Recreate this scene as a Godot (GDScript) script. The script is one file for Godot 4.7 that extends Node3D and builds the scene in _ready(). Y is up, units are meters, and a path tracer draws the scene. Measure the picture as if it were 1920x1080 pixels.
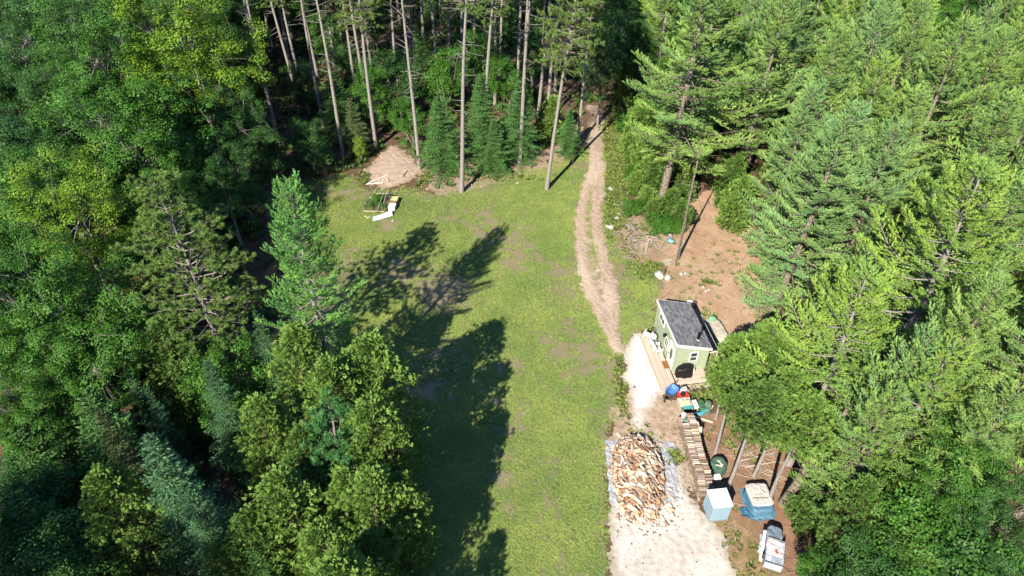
extends Node3D

# ---------------------------------------------------------------- geometry buffer
class Buf:
	var v := PackedVector3Array()
	var n := PackedVector3Array()
	var c := PackedColorArray()
	func tri(a: Vector3, b: Vector3, d: Vector3, col: Color) -> void:
		var nn := (d - a).cross(b - a).normalized()
		v.push_back(a); v.push_back(b); v.push_back(d)
		n.push_back(nn); n.push_back(nn); n.push_back(nn)
		c.push_back(col); c.push_back(col); c.push_back(col)
	func quad(a: Vector3, b: Vector3, d: Vector3, e: Vector3, col: Color) -> void:
		tri(a, b, d, col); tri(a, d, e, col)
	func stamp(p: Buf, t: Transform3D, col := Color(0, 0, 0, 0)) -> void:
		v.append_array(t * p.v)
		n.append_array(Transform3D(t.basis.orthonormalized(), Vector3.ZERO) * p.n)
		if col.a > 0.0:
			var cc := PackedColorArray(); cc.resize(p.v.size()); cc.fill(col); c.append_array(cc)
		else:
			c.append_array(p.c)
	func box(center: Vector3, size: Vector3, col := Color.WHITE, b := Basis()) -> void:
		var h := size * 0.5
		var p: Array[Vector3] = []
		for i in 8:
			p.append(center + b * Vector3(h.x if i & 1 else -h.x, h.y if i & 2 else -h.y, h.z if i & 4 else -h.z))
		quad(p[4], p[6], p[7], p[5], col); quad(p[1], p[3], p[2], p[0], col)
		quad(p[5], p[7], p[3], p[1], col); quad(p[0], p[2], p[6], p[4], col)
		quad(p[6], p[2], p[3], p[7], col); quad(p[0], p[4], p[5], p[1], col)
	func bar(a: Vector3, b: Vector3, w: float, h: float, col := Color.WHITE) -> void:
		var z := (b - a); var l := z.length(); z = z / l
		var up := Vector3.UP if absf(z.y) < 0.95 else Vector3.RIGHT
		var x := up.cross(z).normalized(); var y := z.cross(x)
		box((a + b) * 0.5, Vector3(w, h, l), col, Basis(x, y, z))
	func tube(pts: PackedVector3Array, rad: PackedFloat32Array, sides: int, col := Color.WHITE, cap := false) -> void:
		var rings := []
		var m := pts.size()
		for i in m:
			var d := (pts[mini(i + 1, m - 1)] - pts[maxi(i - 1, 0)]).normalized()
			var up := Vector3.UP if absf(d.y) < 0.9 else Vector3.RIGHT
			var x := up.cross(d).normalized(); var y := d.cross(x)
			var r := PackedVector3Array(); var rn := PackedVector3Array()
			for s in sides:
				var a := TAU * s / sides
				var q := x * cos(a) + y * sin(a)
				r.push_back(pts[i] + q * rad[i]); rn.push_back(q)
			rings.append([r, rn])
		for i in m - 1:
			for s in sides:
				var s2 := (s + 1) % sides
				var a: Vector3 = rings[i][0][s]; var b: Vector3 = rings[i][0][s2]
				var d: Vector3 = rings[i + 1][0][s2]; var e: Vector3 = rings[i + 1][0][s]
				var na: Vector3 = rings[i][1][s]; var nb: Vector3 = rings[i][1][s2]
				v.push_back(a); v.push_back(e); v.push_back(d); v.push_back(a); v.push_back(d); v.push_back(b)
				n.push_back(na); n.push_back(na); n.push_back(nb); n.push_back(na); n.push_back(nb); n.push_back(nb)
				for k in 6: c.push_back(col)
		if cap:
			for s in range(1, sides - 1):
				var r0: PackedVector3Array = rings[m - 1][0]; tri(r0[0], r0[s + 1], r0[s], col)
				var r1: PackedVector3Array = rings[0][0]; tri(r1[0], r1[s], r1[s + 1], col)
	# closed surface from a grid of points (rows x cols), optionally wrapped, with smooth normals
	func grid(rows: int, cols: int, f: Callable, colf: Callable, wrap := false) -> void:
		var p := PackedVector3Array(); var q := PackedColorArray()
		for i in rows:
			for j in cols:
				p.push_back(f.call(float(i) / (rows - 1), float(j) / (cols if wrap else cols - 1)))
				q.push_back(colf.call(float(i) / (rows - 1), float(j) / (cols if wrap else cols - 1)))
		var nn := PackedVector3Array(); nn.resize(p.size())
		var idx := PackedInt32Array()
		for i in rows - 1:
			for j in (cols if wrap else cols - 1):
				var j2 := (j + 1) % cols
				var a := i * cols + j; var b := i * cols + j2; var d := (i + 1) * cols + j2; var e := (i + 1) * cols + j
				for t in [[a, e, d], [a, d, b]]:
					var g := (p[t[2]] - p[t[0]]).cross(p[t[1]] - p[t[0]])
					for k in t: nn[k] += g
					idx.append_array(PackedInt32Array(t))
		for k in idx:
			v.push_back(p[k]); n.push_back(nn[k].normalized() if nn[k].length() > 1e-12 else Vector3.UP); c.push_back(q[k])
	func ball(center: Vector3, r: Vector3, col := Color.WHITE, rows := 7, cols := 10) -> void:
		grid(rows, cols, func(s, t):
			var a: float = PI * s; var b: float = -TAU * t
			return center + Vector3(r.x * sin(a) * cos(b), r.y * cos(a), r.z * sin(a) * sin(b)), func(_s, _t): return col, true)
	func mesh() -> ArrayMesh:
		var a := []; a.resize(Mesh.ARRAY_MAX)
		a[Mesh.ARRAY_VERTEX] = v; a[Mesh.ARRAY_NORMAL] = n; a[Mesh.ARRAY_COLOR] = c
		var m := ArrayMesh.new()
		m.add_surface_from_arrays(Mesh.PRIMITIVE_TRIANGLES, a)
		return m

var rng := RandomNumberGenerator.new()
var names := {}
var wob := FastNoiseLite.new()
var fine := FastNoiseLite.new()
var M := {}
var P := {}          # tree prototypes: species -> array of Node3D

func R(a: float, b: float) -> float: return rng.randf_range(a, b)

func numbered(called: String) -> String:
	var k: int = names.get(called, -1) + 1
	names[called] = k
	return called if k == 0 else "%s_%03d" % [called, k]

func tag(o: Node3D, label: String, category := "", group := "", kind := "") -> Node3D:
	if label: o.set_meta("label", label)
	if category: o.set_meta("category", category)
	if group: o.set_meta("group", group)
	if kind: o.set_meta("kind", kind)
	return o

func obj(called: String, b: Variant, m: Material, parent: Node3D = null) -> MeshInstance3D:
	var o := MeshInstance3D.new()
	o.mesh = b.mesh() if b is Buf else b
	o.material_override = m
	if parent:
		o.name = called
		parent.add_child(o, true)
	else:
		o.name = numbered(called)
		add_child(o)
	return o

func thing(called: String, label: String, category: String, at := Vector3.ZERO, turn := 0.0, group := "") -> Node3D:
	var o := Node3D.new()
	o.name = numbered(called)
	add_child(o)
	o.position = at; o.rotation.y = turn
	tag(o, label, category, group)
	return o

func ground_piece(called: String, b: Buf, m: Material) -> MeshInstance3D:
	var o := obj(called, b, m)
	o.set_meta("kind", "structure")
	return o

func noise_tex(freq: float, sd: int, lo: Color, hi: Color, oct := 4, size := 512, kind := FastNoiseLite.TYPE_SIMPLEX_SMOOTH) -> NoiseTexture2D:
	var f := FastNoiseLite.new()
	f.seed = sd; f.frequency = freq; f.noise_type = kind
	f.fractal_octaves = oct; f.fractal_gain = 0.6
	var t := NoiseTexture2D.new()
	t.width = size; t.height = size; t.seamless = true; t.noise = f
	var g := Gradient.new(); g.set_color(0, lo); g.set_color(1, hi)
	t.color_ramp = g
	return t

# linear base colour
func lin(r: float, g: float, b: float) -> Color: return Color(r, g, b).linear_to_srgb()

func mat(col: Color, rough := 0.8, tex: Texture2D = null, scale := 1.0, metal := 0.0) -> StandardMaterial3D:
	var m := StandardMaterial3D.new()
	m.albedo_color = col; m.roughness = rough; m.metallic = metal
	m.vertex_color_use_as_albedo = true
	m.metallic_specular = 0.35
	if tex:
		m.albedo_texture = tex
		m.uv1_triplanar = true; m.uv1_world_triplanar = false
		m.uv1_scale = Vector3.ONE * scale
	return m

func leafmat(col: Color, back := 0.55, rough := 0.55) -> StandardMaterial3D:
	var m := mat(col, rough)
	m.metallic_specular = 0.3
	m.backlight_enabled = true
	m.backlight = Color(back, back, back * 0.55)
	m.cull_mode = BaseMaterial3D.CULL_DISABLED
	return m

func relief(m: StandardMaterial3D, t: Texture2D, cm: float) -> StandardMaterial3D:
	m.heightmap_enabled = true; m.heightmap_texture = t; m.heightmap_scale = cm
	return m

func _ready() -> void:
	# ---- camera, sky, sun, exposure
	var cam := Camera3D.new()
	cam.name = "camera"
	cam.position = Vector3(0, 38.7, 0)
	cam.rotation_degrees = Vector3(-41.4, 0, 0)
	cam.fov = 44.17
	cam.near = 0.1; cam.far = 600.0
	cam.current = true
	add_child(cam)
	var env := Environment.new()
	env.background_mode = Environment.BG_SKY
	var sky := ProceduralSkyMaterial.new()
	sky.sky_top_color = Color(0.36, 0.50, 0.74)
	sky.sky_horizon_color = Color(0.72, 0.78, 0.84)
	sky.sky_curve = 0.12
	sky.ground_bottom_color = Color(0.10, 0.12, 0.07)
	sky.ground_horizon_color = Color(0.30, 0.34, 0.30)
	sky.sun_angle_max = 2.0
	var sk := Sky.new(); sk.sky_material = sky
	env.sky = sk
	env.background_energy_multiplier = 0.65
	env.tonemap_mode = Environment.TONE_MAPPER_LINEAR
	env.tonemap_exposure = 2.5
	env.sdfgi_enabled = true; env.ssao_enabled = true; env.ssil_enabled = true
	var we := WorldEnvironment.new()
	we.name = "world"; we.environment = env
	add_child(we)
	var sun := DirectionalLight3D.new()
	sun.name = "sun"
	sun.light_energy = 1.6
	sun.light_color = Color(1.0, 0.955, 0.88)
	sun.light_angular_distance = 0.5
	sun.shadow_enabled = true
	var el := deg_to_rad(38.5); var az := deg_to_rad(26.5)
	var towards := Vector3(sin(az) * cos(el), -sin(el), -cos(az) * cos(el))
	add_child(sun)
	sun.look_at_from_position(Vector3.ZERO, towards, Vector3.UP)

	rng.seed = 71
	wob.seed = 5; wob.frequency = 0.09; wob.fractal_octaves = 3
	fine.seed = 9; fine.frequency = 0.9; fine.fractal_octaves = 3
	materials()
	build_ground()
	build_shed()
	build_trees()
	build_yard()
	build_garden()
	build_small()

func materials() -> void:
	var grey := noise_tex(0.02, 3, Color(0.62, 0.62, 0.62), Color(1, 1, 1), 5)
	var grain := noise_tex(0.05, 4, Color(0.7, 0.7, 0.7), Color(1, 1, 1), 5)
	var speck := noise_tex(0.14, 8, Color(0.55, 0.55, 0.55), Color(1, 1, 1), 3)
	var bump := noise_tex(0.06, 12, Color(0, 0, 0), Color(1, 1, 1), 5)
	var litter := noise_tex(0.035, 17, Color(0.60, 0.56, 0.53), Color(1.0, 0.98, 0.96), 6)
	# ground
	M.floor = relief(mat(lin(0.15, 0.105, 0.068), 0.95, litter, 0.5), bump, 2.0)
	M.lawn = relief(mat(lin(0.95, 0.95, 0.95), 0.9, speck, 0.45), bump, 3.0)
	M.soil = relief(mat(Color.WHITE, 0.95, litter, 1.6), bump, 1.0)
	M.gravel = relief(mat(Color.WHITE, 0.9, noise_tex(0.14, 18, Color(0.8, 0.79, 0.78), Color(1, 1, 1), 3), 0.8), speck, 1.2)
	# foliage (multiplied with the tints of the single sprays)
	M.pine_blue = leafmat(lin(0.225, 0.380, 0.150), 0.4)
	M.pine_green = leafmat(lin(0.235, 0.380, 0.118), 0.4)
	M.pine_yellow = leafmat(lin(0.248, 0.392, 0.090), 0.4)
	M.pine_vivid = leafmat(lin(0.195, 0.420, 0.115), 0.4)
	M.pine_dark = leafmat(lin(0.080, 0.220, 0.075))
	M.mix = leafmat(lin(0.105, 0.150, 0.062), 0.3)
	M.red_pine = leafmat(lin(0.140, 0.225, 0.055), 0.4)
	M.spruce = leafmat(lin(0.078, 0.178, 0.050), 0.3)
	M.spruce_blue = leafmat(lin(0.080, 0.180, 0.084), 0.3)
	M.cedar = leafmat(lin(0.158, 0.262, 0.056), 0.45)
	M.cedar_green = leafmat(lin(0.100, 0.180, 0.040), 0.4)
	M.maple = leafmat(lin(0.066, 0.172, 0.026), 0.7, 0.45)
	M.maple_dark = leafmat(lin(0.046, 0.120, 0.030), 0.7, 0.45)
	M.maple_yellow = leafmat(lin(0.145, 0.250, 0.024), 0.7, 0.45)
	M.weed = leafmat(lin(0.118, 0.165, 0.048), 0.6)
	M.grass = leafmat(lin(0.212, 0.278, 0.082), 0.4, 0.7)
	# bark and wood
	M.bark_grey = relief(mat(lin(0.46, 0.44, 0.42), 0.95, noise_tex(0.03, 21, Color(0.45, 0.43, 0.42), Color(1, 1, 1), 5), 0.6), bump, 2.0)
	M.bark_brown = relief(mat(lin(0.20, 0.145, 0.105), 0.95, grey, 0.6), bump, 2.0)
	M.bark_pale = relief(mat(lin(0.42, 0.37, 0.31), 0.95, noise_tex(0.025, 22, Color(0.35, 0.33, 0.31), Color(1, 1, 1), 5), 0.5), bump, 1.5)
	M.twig = mat(lin(0.30, 0.26, 0.22), 0.95, grey, 1.0)
	M.deadwood = mat(lin(0.52, 0.45, 0.37), 0.9, grey, 1.3)
	M.board = mat(lin(0.55, 0.40, 0.28), 0.85, grain, 1.2)
	M.deck = mat(Color.WHITE, 0.8, grain, 0.8)
	M.log_cream = mat(lin(0.82, 0.71, 0.58), 0.9, grain, 2.0)
	M.log_tan = mat(lin(0.70, 0.56, 0.43), 0.9, grain, 2.0)
	M.log_orange = mat(lin(0.58, 0.37, 0.22), 0.9, grain, 2.0)
	M.log_grey = mat(lin(0.46, 0.40, 0.35), 0.9, grain, 2.0)
	# man-made
	M.siding = mat(lin(0.285, 0.345, 0.245), 0.7, noise_tex(0.012, 31, Color(0.9, 0.9, 0.9), Color(1, 1, 1), 3), 0.4)
	M.white = mat(lin(0.60, 0.60, 0.59), 0.55, noise_tex(0.02, 32, Color(0.9, 0.9, 0.88), Color(1, 1, 1), 4), 0.7)
	M.shingle = mat(Color.WHITE, 0.95, speck, 4.0)
	M.black = mat(lin(0.014, 0.014, 0.015), 0.5, grey, 1.0)
	M.black_metal = mat(lin(0.02, 0.02, 0.022), 0.4, grey, 1.0, 0.3)
	M.steel = mat(lin(0.5, 0.51, 0.53), 0.35, grey, 1.0, 0.8)
	M.glass = mat(lin(0.02, 0.024, 0.03), 0.12)
	M.glass.metallic_specular = 0.6
	M.cell = mat(lin(0.010, 0.012, 0.025), 0.25)
	M.plastic = mat(Color.WHITE, 0.5, noise_tex(0.02, 33, Color(0.9, 0.9, 0.9), Color(1, 1, 1), 4), 0.6)
	M.tarp = relief(mat(Color.WHITE, 0.5, noise_tex(0.02, 34, Color(0.84, 0.84, 0.84), Color(1, 1, 1), 4), 0.6), noise_tex(0.012, 35, Color(0, 0, 0), Color(1, 1, 1), 4), 6.0)
	M.stone = relief(mat(Color.WHITE, 0.9, grey, 1.2), bump, 1.5)
	M.rust = mat(lin(0.25, 0.10, 0.055), 0.8, grey, 1.5)

# ---------------------------------------------------------------- ground
func poly_dist(p: Vector2, poly: PackedVector2Array) -> float:
	# signed distance, positive inside
	var d := 1e9
	var inside := false
	var m := poly.size()
	var j := m - 1
	for i in m:
		var a := poly[i]; var b := poly[j]
		var e := b - a; var w := p - a
		var q := w - e * clampf(w.dot(e) / e.length_squared(), 0.0, 1.0)
		d = minf(d, q.length_squared())
		if (a.y > p.y) != (b.y > p.y) and p.x < (b.x - a.x) * (p.y - a.y) / (b.y - a.y) + a.x:
			inside = not inside
		j = i
	return sqrt(d) if inside else -sqrt(d)

func patch(poly: PackedVector2Array, cell: float, y: float, rough: float, colf: Callable, lift: Variant = null) -> Buf:
	# the sheet inside an outline whose edge is frayed by noise, cut exactly along that edge
	var lo := poly[0]; var hi := poly[0]
	for p in poly:
		lo = lo.min(p); hi = hi.max(p)
	lo -= Vector2.ONE; hi += Vector2.ONE
	var nx := int((hi.x - lo.x) / cell) + 1; var nz := int((hi.y - lo.y) / cell) + 1
	var f := PackedFloat32Array(); var pos := PackedVector3Array(); var col := PackedColorArray()
	for i in nz:
		for k in nx:
			var x := lo.x + k * cell; var z := lo.y + i * cell
			var d := poly_dist(Vector2(x, z), poly)
			if absf(d) < rough * 3.0:
				d += (wob.get_noise_2d(x * 6.0, z * 6.0) * 1.1 + fine.get_noise_2d(x * 3.0, z * 3.0) * 0.9) * rough
			f.push_back(d)
			pos.push_back(Vector3(x, y + (lift.call(x, z, d) if lift != null else 0.0), z))
			col.push_back(colf.call(x, z, d) if d > -cell * 3.0 else Color.WHITE)
	var b := Buf.new()
	for i in nz - 1:
		for k in nx - 1:
			var a := i * nx + k
			for t in [[a, a + 1, a + nx + 1], [a, a + nx + 1, a + nx]]:
				var cnt := int(f[t[0]] > 0) + int(f[t[1]] > 0) + int(f[t[2]] > 0)
				if cnt == 0: continue
				var vs: Array[Vector3] = []; var cs: Array[Color] = []
				for q in 3:
					var i0: int = t[q]; var i1: int = t[(q + 1) % 3]
					if f[i0] > 0: vs.append(pos[i0]); cs.append(col[i0])
					if (f[i0] > 0) != (f[i1] > 0):
						var s := f[i0] / (f[i0] - f[i1])
						vs.append(pos[i0].lerp(pos[i1], s)); cs.append(col[i0].lerp(col[i1], s))
				for q in range(1, vs.size() - 1):
					for w in [0, q, q + 1]:
						b.v.push_back(vs[w]); b.n.push_back(Vector3.UP); b.c.push_back(cs[w])
	if lift != null:
		for q in range(0, b.v.size(), 3):
			var nn := (b.v[q + 2] - b.v[q]).cross(b.v[q + 1] - b.v[q]).normalized()
			b.n[q] = nn; b.n[q + 1] = nn; b.n[q + 2] = nn
	return b

func pv(a: Array) -> PackedVector2Array:
	var r := PackedVector2Array()
	for i in range(0, a.size(), 2): r.push_back(Vector2(a[i], a[i + 1]))
	return r

var lawn_poly: PackedVector2Array
var track_poly: PackedVector2Array
var gravel_poly: PackedVector2Array
var dry_poly: PackedVector2Array
var sand_poly: PackedVector2Array

func strip(a: Array) -> PackedVector2Array:
	# centre line with half widths -> outline
	var l := []; var r := []
	for i in range(0, a.size(), 3):
		var p := Vector2(a[i], a[i + 1])
		var i0 := maxi(i - 3, 0); var i1 := mini(i + 3, a.size() - 3)
		var d := (Vector2(a[i1], a[i1 + 1]) - Vector2(a[i0], a[i0 + 1])).normalized()
		var s: Vector2 = Vector2(-d.y, d.x) * (a[i + 2] as float)
		l.append(p + s); r.append(p - s)
	r.reverse()
	return PackedVector2Array(l + r)

func bare(x: float, z: float) -> float:
	# how worn the turf is here, 0 to 1
	var w := wob.get_noise_2d(x * 1.3 + 40.0, z * 1.1) * 1.3 + fine.get_noise_2d(x * 0.7, z * 0.7) * 0.9
	var t := clampf(w * 0.85 + 0.16, 0.0, 1.0)
	for s in [[-5.6, -43.5, 3.2, 1.0], [4.4, -43.5, 2.2, 0.7], [-11.3, -52.6, 1.4, 0.9], [-0.6, -25.6, 1.0, 0.8], [-6.5, -55.5, 3.0, 0.4], [5.5, -46.4, 1.6, 0.6], [-8.5, -57.6, 2.5, 0.5], [-3.0, -59.0, 3.0, 0.6], [2.0, -41.0, 3.0, 0.3]]:
		var d: float = Vector2(x - s[0], z - s[1]).length() / s[2]
		t = maxf(t, s[3] * clampf(1.35 - d + fine.get_noise_2d(x * 1.2, z * 1.2) * 0.6, 0.0, 1.0))
	return t

func build_ground() -> void:
	lawn_poly = pv([-9.5, -6, -13, -25, -17, -40, -21, -50, -25, -58, -17, -61, -14.3, -58.3, -9.3, -58.3, -6.8, -57.2, -4.6, -58.6, -2, -60.2, 1.2, -61.4, 4.2, -62.6, 7, -67, 11.3, -72, 11.5, -64, 9.9, -59, 9.5, -54, 9.7, -49, 11.4, -47.2, 12.6, -44.5, 11.4, -42.4, 11.0, -39.6, 9.2, -38.2, 8.0, -35, 7.2, -32, 6.3, -28, 5.8, -24, 5.4, -19, 5.2, -6])
	track_poly = strip([9.3, -76, 0.8, 9.7, -74, 0.9, 8.9, -68, 0.9, 8.8, -63, 0.95, 7.7, -58, 1.3, 6.95, -53, 1.5, 7.0, -48, 1.65, 7.25, -44.5, 1.6, 7.5, -41, 1.2, 7.75, -38.4, 0.8, 8.0, -36.4, 0.45])
	gravel_poly = pv([5.5, -6, 5.5, -19.3, 5.9, -24, 6.3, -28.4, 7.4, -28.8, 8.1, -29.4, 8.2, -32.2, 8.0, -34.5, 8.4, -36.6, 9.3, -38.6, 11.5, -38.6, 12, -36, 14.2, -34.6, 14.3, -33.4, 12.8, -32.9, 10.4, -32.3, 9.4, -31.2, 9.1, -29.2, 10.4, -27.8, 11.0, -25.8, 11.5, -22.9, 12.5, -21.9, 12.8, -19.3, 13, -6])
	dry_poly = pv([6.5, -28.2, 7.0, -31.2, 8.0, -33.0, 10.5, -32.8, 12.0, -31.5, 12.2, -28.0, 12.0, -24.5, 11.4, -23.5, 10.6, -26, 9.9, -28.2])
	sand_poly = pv([-14.5, -60, -14.9, -62, -13.8, -65, -12.6, -67.3, -10.8, -65.0, -9.4, -62.6, -9.8, -60.6, -11.2, -59.0, -12.6, -58.6, -14.0, -59.0])
	# forest floor: one sheet to the horizon
	var fl := PlaneMesh.new(); fl.size = Vector2(900, 900); fl.subdivide_depth = 4; fl.subdivide_width = 4
	var fo := obj("forest_floor", fl, M.floor)
	fo.position = Vector3(0, 0, -60)
	fo.set_meta("kind", "structure")
	# red needle litter in the pine clearing by the hut
	var red := func(x, z, _d):
		var w: float = 0.5 + 0.5 * wob.get_noise_2d(x * 4.0, z * 4.0) + 0.4 * fine.get_noise_2d(x, z)
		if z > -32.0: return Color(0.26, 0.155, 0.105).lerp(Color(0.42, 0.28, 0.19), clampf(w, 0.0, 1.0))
		var green: float = clampf((fine.get_noise_2d(x * 0.7 + 7.0, z * 0.7) + (14.0 - x) * 0.12) * 1.6, 0.0, 0.75)
		return Color(0.44, 0.295, 0.20).lerp(Color(0.60, 0.48, 0.36), clampf(w, 0.0, 1.0)).lerp(Color(0.29, 0.28, 0.13), green)
	ground_piece("needle_litter", patch(pv([10.5, -47.5, 12, -50.5, 14.5, -51.5, 17, -57, 22.5, -60, 25, -52, 22, -45, 20.5, -37.5, 17, -33.8, 14.3, -33.5, 14.3, -41, 11, -41.5]), 0.3, 0.005, 0.5, red), M.soil)
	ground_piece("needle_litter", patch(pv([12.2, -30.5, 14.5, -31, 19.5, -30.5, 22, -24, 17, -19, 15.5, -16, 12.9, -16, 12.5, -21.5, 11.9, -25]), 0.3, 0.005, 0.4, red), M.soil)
	# lawn
	var lawn_col := func(x, z, d):
		var n: float = wob.get_noise_2d(x * 2.2, z * 2.2); var n2: float = fine.get_noise_2d(x * 1.6, z * 1.6)
		var g := Color(0.150, 0.203, 0.072).lerp(Color(0.250, 0.258, 0.122), clampf(0.5 + n + n2 * 0.7, 0.0, 1.0))
		var streak: float = sin(x * 2.6 + z * 0.12 + wob.get_noise_2d(x, z) * 2.0) * 0.5 + 0.5
		g = g.lerp(Color(0.30, 0.285, 0.13), 0.28 * streak * clampf(0.5 + fine.get_noise_2d(x * 0.8, z * 0.25) * 1.5, 0.0, 1.0))
		for w in [-2.3, -0.7]:
			g = g.lerp(Color(0.33, 0.28, 0.16), 0.4 * clampf(1.0 - absf(x - (w as float) - 1.4 * sin(z * 0.07)) / 0.25, 0.0, 1.0) * clampf(0.4 + 2.0 * fine.get_noise_2d(x * 0.6, z * 0.3), 0.0, 1.0))
		var t: float = maxf(bare(x, z), clampf(0.75 - d * 0.55, 0.0, 0.8) + n2 * 0.3)
		return g.lerp(Color(0.40, 0.33, 0.20), clampf(t * 0.78, 0.0, 0.72))
	ground_piece("lawn", patch(lawn_poly, 0.2, 0.010, 0.6, lawn_col), M.lawn)
	# sunlit litter in front of the spruces
	ground_piece("needle_litter", patch(pv([-9.6, -59.5, -7, -57.4, -4.6, -58.0, -2, -59.4, 1.2, -60.6, 4.2, -61.6, 7.2, -65.5, 8.2, -71, 6.6, -72, 4.5, -66, 1.5, -66.5, -2, -64.5, -6, -64.5, -9.2, -64.5]), 0.2, 0.013, 0.5, func(x, z, _d):
		var w: float = 0.5 + 0.6 * fine.get_noise_2d(x * 1.8, z * 1.8) + 0.5 * wob.get_noise_2d(x * 5.0, z * 5.0)
		return Color(0.30, 0.23, 0.17).lerp(Color(0.50, 0.41, 0.33), clampf(w, 0.0, 1.0))), M.soil)
	# dry debris-strewn bank between the track and the bushes
	ground_piece("dry_ground", patch(pv([9.7, -56.5, 10.8, -57.2, 12.2, -53.5, 13.8, -51, 14, -49.3, 12.6, -48.2, 11.0, -48.3, 10.2, -50.5, 9.8, -53.2]), 0.15, 0.017, 0.5, func(x, z, _d):
		var w: float = 0.5 + 0.8 * fine.get_noise_2d(x * 2.2, z * 2.2) + 0.5 * wob.get_noise_2d(x * 6.0, z * 6.0)
		return Color(0.30, 0.25, 0.165).lerp(Color(0.52, 0.46, 0.37), clampf(w, 0.0, 1.0))), M.soil)
	ground_piece("grass_verge", patch(pv([11.9, -24.2, 13.2, -23.6, 14.0, -22.6, 14.6, -20.4, 15.6, -19.2, 16.0, -12, 12.6, -12, 12.4, -19.3, 12.2, -21.9]), 0.15, 0.010, 0.4, func(x, z, _d):
		var w: float = 0.5 + fine.get_noise_2d(x * 1.5, z * 1.5) + 0.5 * wob.get_noise_2d(x * 5.0, z * 5.0)
		return Color(0.22, 0.20, 0.08).lerp(Color(0.44, 0.32, 0.20), clampf(w, 0.0, 1.0))), M.soil)
	# dry straw-coloured ground between the firewood and the gravel
	ground_piece("dry_ground", patch(dry_poly, 0.15, 0.016, 0.55, func(x, z, _d):
		var w: float = 0.5 + fine.get_noise_2d(x * 2.0, z * 2.0) + 0.5 * wob.get_noise_2d(x * 5.0, z * 5.0)
		return Color(0.38, 0.31, 0.22).lerp(Color(0.62, 0.53, 0.42), clampf(w, 0.0, 1.0))), M.soil)
	# bare sandy patch by the pines, a little heaped
	ground_piece("sandy_patch", patch(sand_poly, 0.15, 0.016, 0.5, func(x, z, d):
		var w: float = 0.5 + fine.get_noise_2d(x * 1.5, z * 1.5)
		return Color(0.42, 0.35, 0.29).lerp(Color(0.58, 0.50, 0.43), clampf(w + d * 0.1, 0.0, 1.0)).lerp(Color(0.33, 0.27, 0.16), clampf(0.7 - d * 1.6, 0.0, 0.75)), func(x, z, d):
		return clampf(d, 0.0, 2.0) * 0.07 + (0.03 * fine.get_noise_2d(x * 1.2, z * 1.2) * clampf(d, 0.0, 1.0) if d > 0.0 else 0.0)), M.soil)
	# dirt track with two wheel ruts
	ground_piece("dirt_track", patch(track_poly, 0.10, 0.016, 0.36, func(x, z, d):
		var w: float = 0.5 + 0.7 * fine.get_noise_2d(x * 4.0, z * 2.4) + 0.4 * wob.get_noise_2d(x * 4.0, z * 4.0)
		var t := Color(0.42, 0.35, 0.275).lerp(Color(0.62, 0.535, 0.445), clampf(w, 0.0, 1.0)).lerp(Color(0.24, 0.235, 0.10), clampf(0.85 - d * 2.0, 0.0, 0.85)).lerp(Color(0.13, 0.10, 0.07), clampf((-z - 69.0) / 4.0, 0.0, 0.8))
		var rut: float = clampf(1.0 - absf(d - 0.7) / 0.2, 0.0, 1.0) * clampf(0.3 + 2.0 * wob.get_noise_2d(x * 3.0, z * 3.0), 0.0, 1.0)
		t = t.lerp(Color(0.27, 0.215, 0.165), 0.5 * rut).lerp(Color(0.70, 0.62, 0.53), 0.6 * clampf(wob.get_noise_2d(x * 2.0 + 30.0, z * 1.2) * 1.8, 0.0, 1.0))
		var mid: float = clampf((d - 1.0) * 2.2, 0.0, 1.0) * clampf(fine.get_noise_2d(x, z) * 2.0 + 0.45, 0.0, 1.0)
		return t.lerp(Color(0.27, 0.235, 0.105), mid * 0.85), func(x, z, d):
		return 0.03 * (1.0 - cos(clampf(d, 0.0, 1.4) * 4.2)) + (0.015 * absf(fine.get_noise_2d(x * 2.0, z * 1.4)) if d > 0.1 else 0.0)), M.soil)
	# pale crushed-stone drive
	ground_piece("gravel_driveway", patch(gravel_poly, 0.15, 0.022, 0.38, func(x, z, d):
		var w: float = 0.5 + 0.8 * fine.get_noise_2d(x * 2.5, z * 2.5) + 0.4 * wob.get_noise_2d(x * 3.0, z * 3.0)
		var t := Color(0.40, 0.37, 0.33).lerp(Color(0.66, 0.62, 0.57), clampf(w + (0.6 if z < -29.5 else 0.0), 0.0, 1.0))
		return t.lerp(Color(0.27, 0.235, 0.16), clampf(0.7 - d, 0.0, 0.7)).lerp(Color(0.33, 0.29, 0.24), 0.4 * clampf(wob.get_noise_2d(x * 1.6 + 9.0, z * 0.5) * 2.2, 0.0, 1.0))), M.gravel)
	scatter_ground()

func multi(called: String, label: String, category: String, mesh: Mesh, m: Material, xs: Array[Transform3D], cols: PackedColorArray) -> void:
	var mm := MultiMesh.new()
	mm.transform_format = MultiMesh.TRANSFORM_3D
	mm.use_colors = true
	mm.mesh = mesh
	mm.instance_count = xs.size()
	for i in xs.size():
		mm.set_instance_transform(i, xs[i]); mm.set_instance_color(i, cols[i])
	var o := MultiMeshInstance3D.new()
	o.multimesh = mm; o.material_override = m
	o.name = numbered(called)
	add_child(o)
	tag(o, label, category, "", "stuff")

func track_bare(p: Vector2) -> bool:
	# ragged grass at the edges of the track and on the strip between its ruts
	var d := poly_dist(p, track_poly)
	if d > 1.0 and p.y < -44.0 and rng.randf() < 0.45 and fine.get_noise_2d(p.x, p.y * 0.5) > -0.15: return false
	return d > R(-0.15, 0.25) + 0.5 * maxf(0.0, wob.get_noise_2d(p.x * 4.0, p.y * 4.0) * 2.0)

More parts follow.
